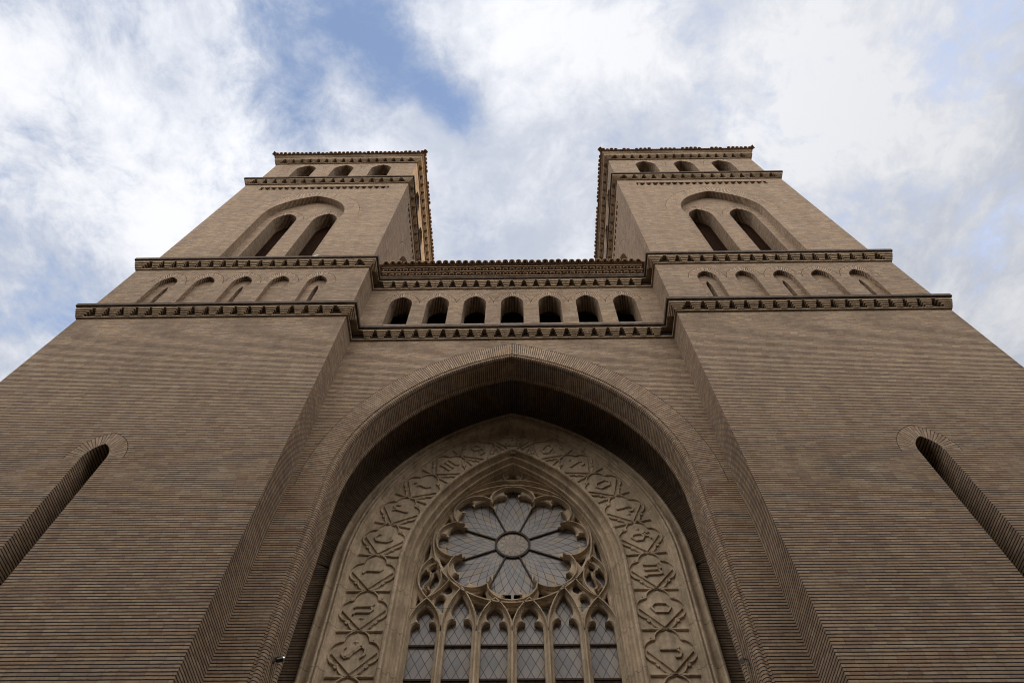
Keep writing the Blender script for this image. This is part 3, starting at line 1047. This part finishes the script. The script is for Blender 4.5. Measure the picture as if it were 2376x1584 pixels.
# ---------------- letters of the band (strokes in a unit cell, x right, y up)
STAR = [(0, .13), (.035, .035), (.13, 0), (.035, -.035), (0, -.13), (-.035, -.035), (-.13, 0), (-.035, .035)]
GLY = {
    's': [[(.16, .24), (.10, .33), (-.06, .34), (-.17, .24), (-.15, .10), (.0, .02), (.15, -.06), (.18, -.20), (.08, -.32), (-.08, -.33), (-.18, -.22)], [(-.17, .24), (.02, .04)], [(.18, -.20), (-.02, .0)]],
    'u': [[(-.18, .30), (-.10, .24), (-.10, -.20), (-.02, -.28), (.08, -.22)], [(.06, .30), (.12, .24), (.12, -.22), (.20, -.30)]],
    'i': [[(-.08, .30), (.02, .22), (.02, -.24), (.10, -.32)]],
    'i2': [[(-.10, .16), (.0, .10), (.0, -.20), (.12, -.32)], [(-.04, .34), (.05, .28)]],
    'c': [[(.16, .16), (.12, .26), (-.02, .32), (-.16, .22), (-.16, -.16), (-.04, -.30), (.14, -.22)]],
    'r': [[(-.10, .26), (-.03, .20), (-.03, -.30)], [(-.02, .18), (.08, .30), (.20, .24), (.22, .10)]],
    'm': [[(-.26, .26), (-.20, .20), (-.20, -.26)], [(-.20, .20), (-.04, .28), (.0, .20), (.0, -.26)], [(.0, .20), (.16, .28), (.20, .20), (.20, -.18), (.28, -.28)]],
    'a': [[(.16, .10), (.10, .26), (-.06, .30), (-.18, .18), (-.14, .02), (.02, -.04), (.14, .06), (.20, -.12), (.12, -.30), (-.06, -.34)]],
    'o': [[(0, .30), (.16, .18), (.16, -.18), (0, -.30), (-.16, -.18), (-.16, .18), (0, .30)]],
    'z': [[(-.16, .26), (.14, .26), (-.02, .02), (.0, -.30)], [(-.16, -.30), (.16, -.30)]],
    'p': [[(-.10, .30), (-.04, .22), (-.04, -.32)], [(-.02, .20), (.12, .30), (.18, .14)]],
    'b': [[(-.16, .34), (-.12, .26), (-.12, -.24), (.02, -.32), (.16, -.20), (.16, .02), (.02, .12), (-.10, .04)], [(-.02, .12), (.04, .28), (.16, .34)], [(-.22, .22), (-.04, .16)]],
}
IHS = [[(-.40, .26), (-.34, .20), (-.34, -.22), (-.28, -.28)], [(-.14, .40), (-.10, .34), (-.10, -.26), (-.04, -.32)], [(-.28, .24), (.06, .24)], [(-.10, .04), (.04, .12), (.10, .04), (.10, -.22), (.02, -.34)],
       [(.38, .16), (.32, .24), (.22, .18), (.22, .06), (.36, -.04), (.38, -.18), (.28, -.26), (.18, -.20)], [(-.42, -.34), (-.30, -.40), (-.16, -.34), (.0, -.42), (.16, -.34), (.30, -.40), (.42, -.34)]]


def local_frame(cx, cz, tx, tz, y0):
    """panel frame: a along the band (clockwise), b outwards from the arch, depth towards the viewer is negative y"""
    nx, nz = -tz, tx

    def fr(a, b, w=0.0):
        return Vector((cx + tx * a + nx * b, y0 + w, cz + tz * a + nz * b))
    fr.n = Vector((0, -1, 0))
    return fr


def stroke(mb, fr, pts, wd, h, mat=0, closed=False, top=0.6):
    """raised bar along a polyline"""
    w = wd / 2
    sweep(mb, lambda u, v, d: fr(u, v, d), pts, [(-w, 0.004), (-w * top, -h), (w * top, -h), (w, 0.004)], mat, closed)


def quatrefoil(r_l, dist, notch, n=9):
    """barbed quatrefoil: four round lobes on the axes with square notches between"""
    pts = []
    for k in range(4):
        a0 = k * PI / 2
        for i in range(n + 1):
            t = -R_(87) + R_(174) * i / n
            x, y = dist + r_l * math.cos(t), r_l * math.sin(t)
            pts.append((x * math.cos(a0) - y * math.sin(a0), x * math.sin(a0) + y * math.cos(a0)))
    return pts


def letter_panel(cx, cz, ang, gly, star, label, y0=YP, big=False):
    tx, tz = math.cos(ang), math.sin(ang)
    fr = local_frame(cx, cz, tx, tz, y0)
    mb = MB(M['panel'])
    q = quatrefoil(0.275, 0.262, 0.40)
    # moulded rim round the quatrefoil
    sweep(mb, fr, q, [(-0.024, 0.004), (-0.020, -0.030), (-0.010, -0.042), (0.008, -0.042), (0.016, -0.030), (0.018, 0.004)], 0, True)
    for k in range(4):                # small square blocks in the angles between the lobes
        b = PI / 4 + k * PI / 2
        f3 = lambda u, v, w=0.0, b=b: fr(u * math.cos(b) - v * math.sin(b), u * math.sin(b) + v * math.cos(b), w)
        mb.box(f3, 0.405, 0.475, -0.036, 0.036, -0.038, 0.003)
    # raised diamond plate with the letter on it
    dd, th = 0.485, 0.040
    dia = [(dd, 0), (0, dd), (-dd, 0), (0, -dd)]
    d2 = [(p[0] * 0.985, p[1] * 0.985) for p in dia]
    mb.face([fr(p[0], p[1], -th) for p in d2], None, 0, Vector((0, -1, 0)))
    for i in range(4):
        j = (i + 1) % 4
        mb.face([fr(*dia[i], 0.003), fr(*dia[j], 0.003), fr(*d2[j], -th), fr(*d2[i], -th)], None, 0, fr(*[(dia[i][k] + dia[j][k]) for k in (0, 1)], 0) - fr(0, 0, 0) + Vector((0, -0.5, 0)))
    f2 = lambda u, v, w=0.0: fr(u, v, w - th)
    if gly == 'ihs':
        for s_ in IHS:
            stroke(mb, f2, [(x * 0.62, y * 0.62) for x, y in s_], 0.042, 0.045)
    else:
        off = (0.0, 0.0)
        sc = 0.72
        for s_ in GLY[gly]:
            cl = s_[0] == s_[-1]
            pts = [(x * sc, y * sc) for x, y in s_]
            stroke(mb, f2, pts[:-1] if cl else pts, 0.055, 0.040, 0, cl, 0.7)
        if star:
            sxp = 0.235 * star
            pts = [(sxp + x * 0.62, y * 0.62) for x, y in STAR]
            k = [fr(sxp, 0, -th - 0.03)]
            for i in range(8):
                mb.face([k[0], fr(*pts[i], -th + 0.002), fr(*pts[(i + 1) % 8], -th + 0.002)], None, 0, Vector((0, -1, 0)))
    o = mb.build('letter_panel', frame)
    o['label'] = label
    return o


PC = [(3.255, 9.19), (3.255, 10.25), (3.255, 11.32), (3.155, 12.37), (2.895, 13.36), (2.445, 14.29), (1.785, 15.15), (1.0, 15.83)]
LEFT = ['s', 'u', 'i', 'c', 'r', 'i2', 'm', 'a']
RIGHT = ['r', 'o', 'm', 'b', 'r', 'o', 'r', 'o']
LST = [1, -1, 0, 0, 0, 0, 0, 0]
RST = [0, 0, 0, -1, 1, 0, -1, 1]


def tang(i):
    seq = [(3.255, 8.12)] + PC + [(0.0, 16.22)]
    a, b = seq[i], seq[i + 2] if i + 2 < len(seq) else seq[-1]
    return math.atan2(b[1] - a[1], -(b[0] - a[0]))


ORD = ['lowest readable', 'second from the bottom', 'third up', 'fourth up', 'fifth up', 'sixth up', 'seventh up', 'beside the top monogram']
for i, (x, z) in enumerate(PC):
    t = tang(i)                       # direction of travel upwards on the left side
    letter_panel(-x, z, t, LEFT[i], LST[i], 'quatrefoil with the raised letter %s, %s on the left of the band' % (LEFT[i][0], ORD[i]))
    letter_panel(x, z, -t, RIGHT[i], RST[i], 'quatrefoil with the raised letter %s, %s on the right of the band' % (RIGHT[i][0], ORD[i]))
for z, w in ((8.12, 'cut by the picture edge'), (7.05, 'next below the cut one')):
    letter_panel(-3.255, z, PI / 2, 'o', 0, 'quatrefoil %s at the left foot of the band' % w)
    letter_panel(3.255, z, -PI / 2, 'i', 0, 'quatrefoil %s at the right foot of the band' % w)
letter_panel(0.0, 16.25, 0.0, 'ihs', 0, 'monogram quatrefoil with letters ihs at the peak of the band')
# ribs that divide the panels
seq = [(3.255, 6.0), (3.255, 7.05), (3.255, 8.12)] + PC + [(0.0, 16.22)]
for i in range(len(seq) - 1):
    a, b = seq[i], seq[i + 1]
    mx, mz = (a[0] + b[0]) / 2, (a[1] + b[1]) / 2
    t = math.atan2(b[1] - a[1], -(b[0] - a[0]))
    for sx in (-1, 1):
        fr = local_frame(sx * mx, mz, math.cos(t) if sx < 0 else math.cos(-t), math.sin(t) if sx < 0 else math.sin(-t), YP)
        for (s0, s1) in ((0.11, 0.49), (-0.50, -0.11)):
            mb = MB(M['panel'])
            sweep(mb, fr, [(0.0, s0), (0.0, s1)], [(-0.036, 0.004), (-0.03, -0.028), (-0.014, -0.042), (0.014, -0.042), (0.03, -0.028), (0.036, 0.004)], 0)
            mb.build('dividing_rib', frame)

# ------------------------------------------------------------------ great window: tracery, glass, bars
RC = 12.78                                # centre height of the rose
YT = 3.60                                 # front of the tracery plate


def mirror_x(loop):
    return [(-x, z) for x, z in reversed(loop)]


def catmull(pts, closed=True, n=5):
    out = []
    N = len(pts)
    for i in range(N if closed else N - 1):
        p0, p1, p2, p3 = (pts[(i - 1) % N] if closed or i > 0 else pts[i]), pts[i], pts[(i + 1) % N], (pts[(i + 2) % N] if closed or i + 2 < N else pts[(i + 1) % N])
        for k in range(n):
            t = k / n
            out.append(tuple(0.5 * ((2 * p1[d]) + (-p0[d] + p2[d]) * t + (2 * p0[d] - 5 * p1[d] + 4 * p2[d] - p3[d]) * t * t + (-p0[d] + 3 * p1[d] - 3 * p2[d] + p3[d]) * t ** 3) for d in (0, 1)))
    if not closed:
        out.append(pts[-1])
    return out


def smooth_cusp(segs, n=5):
    """chain of smooth runs joined at sharp cusps"""
    out = []
    for s_ in segs:
        c = catmull(s_, False, n)
        out += c if not out else c[1:]
    return out


def offset_loop(path, d):
    n = len(path)
    area = sum(path[i][0] * path[(i + 1) % n][1] - path[(i + 1) % n][0] * path[i][1] for i in range(n))
    sg = -1.0 if area > 0 else 1.0
    out = []
    for i in range(n):
        a, b, c = path[i - 1], path[i], path[(i + 1) % n]
        d1, d2 = Vector((b[0] - a[0], b[1] - a[1])).normalized(), Vector((c[0] - b[0], c[1] - b[1])).normalized()
        n1, n2 = Vector((-d1.y, d1.x)), Vector((-d2.y, d2.x))
        m_ = (n1 + n2)
        m_ = m_.normalized() if m_.length > 1e-6 else n1
        k = 1.0 / max(0.5, m_.dot(n1))
        out.append((b[0] + m_.x * k * d * sg, b[1] + m_.y * k * d * sg))
    return out


def clean(loop):
    out = []
    for p in loop:
        if not out or math.dist(p, out[-1]) > 0.004:
            out.append(p)
    if math.dist(out[0], out[-1]) < 0.004:
        out.pop()
    return out


plate_holes = []
# rose: eight cusped petals open into one flower
PET = [[(.505, 1.22), (.55, 1.34), (.53, 1.47), (.43, 1.58), (.29, 1.64), (.15, 1.655)], [(.15, 1.655), (.205, 1.74), (.205, 1.84), (.15, 1.93), (.07, 1.975), (0, 1.985)]]
halfp = smooth_cusp(PET, 4)
flower = []
for k in range(8):
    ph = PI / 2 - k * PI / 4          # axis angle; go round clockwise
    pts = [(-t_, r) for t_, r in halfp] + [(t_, r) for t_, r in halfp[::-1][1:]]
    for (t_, r) in pts[:-1]:
        x = r * math.cos(ph) + t_ * math.sin(ph)
        z = r * math.sin(ph) - t_ * math.cos(ph)
        flower.append((x, RC + z))
flower_c = flower
plate_holes.append(offset_loop(clean(flower[::-1]), 0.016))
for k in range(8):
    ph = PI / 8 + k * PI / 4
    tri = [(0, 1.665), (.045, 1.76), (.15, 1.885), (0.08, 1.90), (-.08, 1.90), (-.15, 1.885), (-.045, 1.76)]
    plate_holes.append([(r * math.cos(ph) - t_ * math.sin(ph), RC + r * math.sin(ph) + t_ * math.cos(ph)) for t_, r in tri])
LX = [-1.975, -1.187, -0.394, 0.394, 1.187, 1.975]
HEAD = [[(.297, 9.9), (.295, 10.12), (.275, 10.22), (.21, 10.30), (.10, 10.31)], [(.10, 10.31), (.16, 10.38), (.195, 10.47), (.185, 10.56), (.12, 10.66), (.04, 10.73), (0, 10.77)]]
HEADT = [[(.297, 9.9), (.295, 10.14), (.275, 10.26), (.20, 10.37), (.085, 10.385)], [(.085, 10.385), (.15, 10.47), (.20, 10.58), (.19, 10.70), (.12, 10.87), (.04, 11.02), (0, 11.08)]]
for i, x in enumerate(LX):
    hd = smooth_cusp(HEADT if i in (1, 4) else HEAD, 4)
    loop = [(x + .297, GZ + 2.0)] + [(x + a, b) for a, b in hd] + [(x - a, b) for a, b in hd[::-1][1:]] + [(x - .297, GZ + 2.0)]
    plate_holes.append(loop)


def circ(cx, cz, r, n=14):
    return [(cx + r * math.cos(2 * PI * i / n), cz + r * math.sin(2 * PI * i / n)) for i in range(n)]


side_holes = [
    circ(-1.955, 11.86, 0.075), circ(-2.035, 11.17, 0.072),
    catmull([(-2.10, 11.80), (-2.20, 11.66), (-2.21, 11.45), (-2.14, 11.33), (-2.07, 11.33), (-2.05, 11.45), (-2.01, 11.56), (-1.98, 11.68), (-2.03, 11.76)]),
    catmull([(-1.86, 11.72), (-1.79, 11.58), (-1.80, 11.42), (-1.89, 11.30), (-1.96, 11.30), (-1.96, 11.40), (-1.92, 11.52), (-1.88, 11.62)]),
    catmull([(-1.62, 11.42), (-1.50, 11.40), (-1.44, 11.22), (-1.52, 11.14), (-1.62, 11.20), (-1.68, 11.32)]),
    catmull([(-1.74, 11.00), (-1.64, 11.03), (-1.58, 10.94), (-1.62, 10.80), (-1.60, 10.62), (-1.66, 10.72), (-1.78, 10.84)]),
    [(-2.19, 12.08), (-2.14, 12.62), (-2.09, 12.62), (-2.095, 12.32), (-2.12, 12.16)],
    [(-0.80, 10.36), (-0.69, 10.62), (-0.64, 10.76), (-0.80, 10.815), (-0.96, 10.86), (-0.91, 10.66)],
    [(-0.86, 14.78), (-0.62, 14.83), (-0.34, 14.93), (-0.30, 15.02), (-0.42, 15.06), (-0.70, 14.96)],
    [(-2.23, 10.62), (-2.20, 10.86), (-2.20, 11.02), (-2.12, 10.86), (-2.17, 10.70)],
]
for h_ in side_holes:
    h_ = offset_loop(h_, 0.022)
    plate_holes.append(h_)
    plate_holes.append(mirror_x(h_))
plate_holes.append([(0, 10.36), (.12, 10.60), (.08, 10.655), (-.08, 10.655), (-.12, 10.60)])
tre = []
for k in range(3):
    a0 = PI / 2 + k * 2 * PI / 3
    for i in range(8):
        t_ = -R_(100) + R_(200) * i / 7
        tre.append((0.115 * math.cos(a0) + 0.10 * math.cos(a0 + t_), 15.16 + 0.115 * math.sin(a0) + 0.10 * math.sin(a0 + t_)))
plate_holes.append(tre)

# the plate itself: a filled, bevelled 2D outline turned into one mesh
HO = HP - 0.43
outer = arch_path(HO, SPP, RP - 0.43, 0.0, GZ + 1.2, 40)


def plate(mb, outer, holes, yf, thick, bev):
    hs = [clean(h) for h in holes]
    big = [offset_loop(h, bev) for h in hs]
    loops = [clean(outer)] + big
    pts, edges = [], []
    for lp in loops:
        k = len(pts)
        pts += [Vector(p) for p in lp]
        edges += [(k + i, k + (i + 1) % len(lp)) for i in range(len(lp))]
    ov, oe, of = delaunay_2d_cdt(pts, edges, [], 0, 1e-5)[:3]

    def inside(x, z):
        c = False
        for lp in loops:
            for i in range(len(lp)):
                (x0, z0), (x1, z1) = lp[i - 1], lp[i]
                if (z0 > z) != (z1 > z) and x < (x1 - x0) * (z - z0) / (z1 - z0) + x0:
                    c = not c
        return c
    for t in of:
        q = [ov[i] for i in t]
        if inside(sum(p.x for p in q) / len(q), sum(p.y for p in q) / len(q)):
            mb.face([FR0(p.x, p.y, yf) for p in q], [(p.x, p.y) for p in q], 0, FR0.n)
    for h, b in zip(hs, big):
        n = len(h)
        for i in range(n):
            j = (i + 1) % n
            e = (b[i][0] + b[j][0] - h[i][0] - h[j][0], b[i][1] + b[j][1] - h[i][1] - h[j][1])
            mb.face([FR0(*b[i], yf), FR0(*b[j], yf), FR0(*h[j], yf + bev), FR0(*h[i], yf + bev)], None, 0, Vector((-e[0], -1, -e[1])))
            mb.face([FR0(*h[i], yf + bev), FR0(*h[j], yf + bev), FR0(*h[j], yf + thick), FR0(*h[i], yf + thick)], None, 0, Vector((-e[0], 0, -e[1])))


tp = MB(M['panel'])
plate(tp, outer, plate_holes, YT, 0.16, 0.032)
# raised ribs in front of the plate
mb = MB(M['panel'])
RIB = [(-0.070, YT + 0.06), (-0.062, YT - 0.01), (-0.036, YT - 0.05), (-0.026, YT - 0.052), (-0.020, YT - 0.10), (0.020, YT - 0.10), (0.026, YT - 0.052), (0.036, YT - 0.05), (0.062, YT - 0.01), (0.070, YT + 0.06)]


def rib(path, closed=False, k=1.0):
    sweep(mb, FR0, path, [(o * k * 0.86, w) for o, w in RIB], 0, closed)


rib([(2.0 * math.sin(a), RC + 2.0 * math.cos(a)) for a in [2 * PI * i / 96 for i in range(96)]], True, 0.8)
LOOP = [(.52, 1.26), (.585, 1.40), (.565, 1.57), (.46, 1.745), (.27, 1.885), (0, 1.935)]
hl = catmull(LOOP, False, 4)
for k in range(8):
    ph = PI / 2 - k * PI / 4
    pts = [(-t_, r) for t_, r in hl] + [(t_, r) for t_, r in hl[::-1][1:]]
    rib([(r * math.cos(ph) + t_ * math.sin(ph), RC + r * math.sin(ph) - t_ * math.cos(ph)) for t_, r in pts], False, 0.62)
for i, x in enumerate(LX):
    tall = i in (1, 4)
    ht = 0.394
    Rl = R_for(ht, (1.22 if tall else 0.90))
    rib(arch_path(ht, 10.02, Rl, 0.0, None, 14, x), False, 0.72)
for x in (-1.581, -0.79, 0.0, 0.79, 1.581):
    rib([(x, GZ + 1.2), (x, 4.0), (x, 7.0), (x, 10.06)], False, 1.0)
for sx in (-1, 1):
    ov = [(1.72, 11.0), (1.64, 11.35), (1.66, 11.62), (1.76, 11.88), (1.97, 12.16)]
    ov2 = [(1.97, 12.16), (2.13, 11.98), (2.235, 11.72), (2.245, 11.45), (2.16, 11.20), (1.98, 10.93)]
    rib([(sx * a, b) for a, b in catmull([(1.98, 10.93), (1.80, 11.14), (1.705, 11.40), (1.715, 11.66), (1.80, 11.92), (1.97, 12.18)], False, 4)][::sx], False, 0.6)
    rib([(sx * a, b) for a, b in catmull(ov2, False, 4)][::sx], False, 0.6)
    # the s-shaped bar inside, and the branch towards the tall light
    rib([(sx * a, b) for a, b in catmull([(1.86, 11.98), (2.02, 11.82), (1.96, 11.60), (2.0, 11.40), (2.10, 11.24), (1.98, 11.08)], False, 4)], False, 0.33)
    rib([(sx * a, b) for a, b in catmull([(1.98, 10.93), (1.78, 11.08), (1.60, 11.30), (1.50, 11.46)], False, 4)], False, 0.5)
    rib([(sx * a, b) for a, b in catmull([(1.19, 11.24), (1.38, 11.36), (1.52, 11.50), (1.66, 11.72)], False, 4)], False, 0.5)
rib(catmull([(-1.30, 14.38), (-0.70, 14.86), (0.0, 14.99), (0.70, 14.86), (1.30, 14.38)], False, 8), False, 0.55)
rib([(0.27 * math.sin(a), 15.17 + 0.25 * math.cos(a)) for a in [2 * PI * i / 32 for i in range(32)]], True, 0.4)
rt = mb.build('tracery_rib', None, smooth=True, weld=True)
window = tp.build('great_window', church)
window['label'] = 'six light traceried window with an eight petal rose and leaded glass'
rt.parent = window

YG = 3.76
g = MB(M['rose'])
N = 64
for i in range(N):
    a, b = 2 * PI * i / N, 2 * PI * (i + 1) / N
    q = [(0.40 * math.sin(a), 0.40 * math.cos(a)), (0.40 * math.sin(b), 0.40 * math.cos(b)), (2.05 * math.sin(b), 2.05 * math.cos(b)), (2.05 * math.sin(a), 2.05 * math.cos(a))]
    g.face([(p[0], YG, RC + p[1]) for p in q], q, 0, Vector((0, -1, 0)))
g.build('rose_glass', window)
g = MB(M['hub'])
q = [(0.41 * math.sin(2 * PI * i / 48), 0.41 * math.cos(2 * PI * i / 48)) for i in range(48)]
g.face([(p[0], YG - 0.004, RC + p[1]) for p in q], q, 0, Vector((0, -1, 0)))
g.build('hub_glass', window)
for x in LX:
    g = MB(M['glass'])
    x0, x1 = x - 0.36, x + 0.36
    q = [(x0, GZ + 1.2), (x1, GZ + 1.2), (x1, 11.2), (x0, 11.2)]
    g.face([(p[0], YG, p[1]) for p in q], [(p[0] - x, p[1]) for p in q], 0, Vector((0, -1, 0)))
    g.build('light_glass', window)
g = MB(M['glass'])
loop = [p for p in arch_path(HO + 0.05, SPP, RP - 0.38, 0.0, 10.5, 24)]
panel(g, FR0, loop, (), YG + 0.03, 0)
g.build('tracery_glass', window)
mb = MB(M['lead'])
sweep(mb, FR0, [(0.43 * math.sin(a), RC + 0.43 * math.cos(a)) for a in [2 * PI * i / 64 for i in range(64)]], [(-0.028, YG), (-0.026, YG - 0.05), (0.026, YG - 0.05), (0.028, YG)], 0, True)
mb.build('hub_ring', window)
for k in range(8):
    ph = PI / 8 + k * PI / 4
    sp = MB(M['lead'])
    fr = local_frame(0, RC, math.cos(ph), math.sin(ph), 0.0)
    sp.box(fr, 0.45, 1.36, -0.017, 0.017, YG - 0.045, YG)
    sp.build('rose_spoke', window)
for z in (9.815, 9.0, 8.185, 7.37):
    for x in LX:
        sb = MB(M['iron'])
        sb.box(FR0, x - 0.31, x + 0.31, z - 0.02, z + 0.02, YG - 0.05, YG - 0.01)
        sb.build('saddle_bar', window)
# thin guard wire strung across the heads of the lights
mb = MB(M['iron'])
for (z, y) in ((10.60, YT - 0.14),):
    for k in range(12):
        x0, x1 = -2.42 + 4.84 * k / 12, -2.42 + 4.84 * (k + 1) / 12
        s0, s1 = -0.035 * math.sin(PI * k / 12), -0.035 * math.sin(PI * (k + 1) / 12)
        for dz, dy in ((0.003, 0), (-0.003, 0)):
            mb.face([(x0, y, z + s0 - 0.004), (x1, y, z + s1 - 0.004), (x1, y, z + s1 + 0.004), (x0, y, z + s0 + 0.004)], None, 0)
            break
    for sx in (-1, 1):
        mb.box(FR0, sx * 2.43 - 0.02, sx * 2.43 + 0.02, z - 0.02, z + 0.02, y - 0.02, 3.4)
mb.build('guard_wire', window)
# near-black stand-in for the unlit room behind the glass
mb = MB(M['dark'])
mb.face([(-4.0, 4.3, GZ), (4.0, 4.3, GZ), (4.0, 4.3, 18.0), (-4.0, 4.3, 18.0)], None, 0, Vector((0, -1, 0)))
mb.build('nave_void_shade', church)


# ------------------------------------------------------------------ floodlights and the small lamp
def cyl(mb, p, q, r0, r1, n=16, mat=0, cap=True):
    p, q = Vector(p), Vector(q)
    ax = (q - p).normalized()
    a = ax.orthogonal().normalized()
    b = ax.cross(a)
    A = [p + (a * math.cos(2 * PI * i / n) + b * math.sin(2 * PI * i / n)) * r0 for i in range(n)]
    B = [q + (a * math.cos(2 * PI * i / n) + b * math.sin(2 * PI * i / n)) * r1 for i in range(n)]
    for i in range(n):
        j = (i + 1) % n
        mb.face([A[i], A[j], B[j], B[i]], None, mat, (A[i] + A[j]) / 2 - p)
    if cap:
        mb.face(A, None, mat, -ax)
        mb.face(B, None, mat, ax)


def floodlight(loc, aim, sx, label, group):
    t = bpy.data.objects.new('floodlight', None)
    COL.objects.link(t)
    t.location = loc
    tag(t, label, 'lamp', group)
    a = Vector(aim).normalized()
    t.scale = (0.6, 0.6, 0.6)
    c = Vector((-sx * 0.17, -0.02, 0.02))
    mb = MB(M['lamp'])
    cyl(mb, (0, 0, -0.09), (0, 0, 0.10), 0.022, 0.022)
    cyl(mb, (0, 0, 0.09), c + Vector((0, 0, 0.10)), 0.016, 0.016)
    cyl(mb, c + Vector((0, 0, 0.11)), c, 0.016, 0.016)
    mb.build('bracket', t)
    mb = MB(M['lamp'])
    cyl(mb, c - a * 0.13, c - a * 0.09, 0.035, 0.062)
    cyl(mb, c - a * 0.09, c + a * 0.07, 0.066, 0.070)
    mb.build('lamp_body', t, smooth=True)
    mb = MB(M['chrome'])
    cyl(mb, c + a * 0.072, c + a * 0.125, 0.078, 0.072)
    mb.build('lamp_rim', t, smooth=True)
    return t


floodlight((-4.07, 1.18, 7.62), (0.75, 0.25, 0.35), -1, 'black floodlight with bright rim fixed to the left jamb of the brick arch', 'floodlights on the porch arch')
floodlight((4.07, 1.20, 7.55), (-0.35, -0.75, -0.5), 1, 'black floodlight turned outward on the right jamb of the brick arch', 'floodlights on the porch arch')
t = bpy.data.objects.new('ledge_lamp', None)
COL.objects.link(t)
t.location = (-7.05, -0.08, Z2 + 0.585)
tag(t, 'small pale grey lamp lying on the left tower ledge below its belfry openings', 'lamp')
mb = MB(M['chrome'])
cyl(mb, (-0.10, -0.05, 0.10), (0.12, -0.08, 0.13), 0.07, 0.06)
mb.build('lamp_body', t, smooth=True)
mb = MB(M['lamp'])
cyl(mb, (0, 0, 0.0), (0, -0.04, 0.09), 0.02, 0.02)
mb.build('bracket', t)

# ------------------------------------------------------------------ ground
mb = MB(M['paving'])
mb.face([(-400, -400, GZ), (400, -400, GZ), (400, 400, GZ), (-400, 400, GZ)], [(0, 0), (1, 0), (1, 1), (0, 1)], 0, Vector((0, 0, 1)))
tag(mb.build('ground'), None, None, None, 'structure')

# ------------------------------------------------------------------ unseen house added behind the camera to shade the lower walls
hb = bpy.data.objects.new('sky_blocker_house', None)
COL.objects.link(hb)
hb.location = (0, -17, GZ)
tag(hb, 'unseen plain house added across the street to block low sky light', 'light blocker')
M['render'] = noisy('sky_blocker_wall', (0.10, 0.082, 0.065), (0.16, 0.13, 0.10), 0.8, 0.9, 0.15)
M['pane'] = noisy('sky_blocker_pane', (0.02, 0.024, 0.03), (0.05, 0.055, 0.06), 0.6, 0.15, 0.0, spec=0.5)
fr = Frame(0, 0, 1, 0, 0, -1)
mb = MB(M['render'])
mb.box(fr, -60, 60, 0, 25.0, 0, 12)
mb.box(fr, -60.4, 60.4, 25.0, 25.5, -0.5, 12.4)
mb.build('wall', hb)
for r in range(7):
    mb = MB(M['render'])
    mb.box(fr, -60.1, 60.1, 3.4 + r * 3.3, 3.65 + r * 3.3, -0.12, 0.1)
    mb.build('string_course', hb)
    for c in range(-11, 12):
        mb = MB(M['pane'])
        mb.box(fr, c * 3.6 - 0.6, c * 3.6 + 0.6, 1.2 + r * 3.3, 3.0 + r * 3.3, -0.03, 0.05)
        mb.build('window', hb)
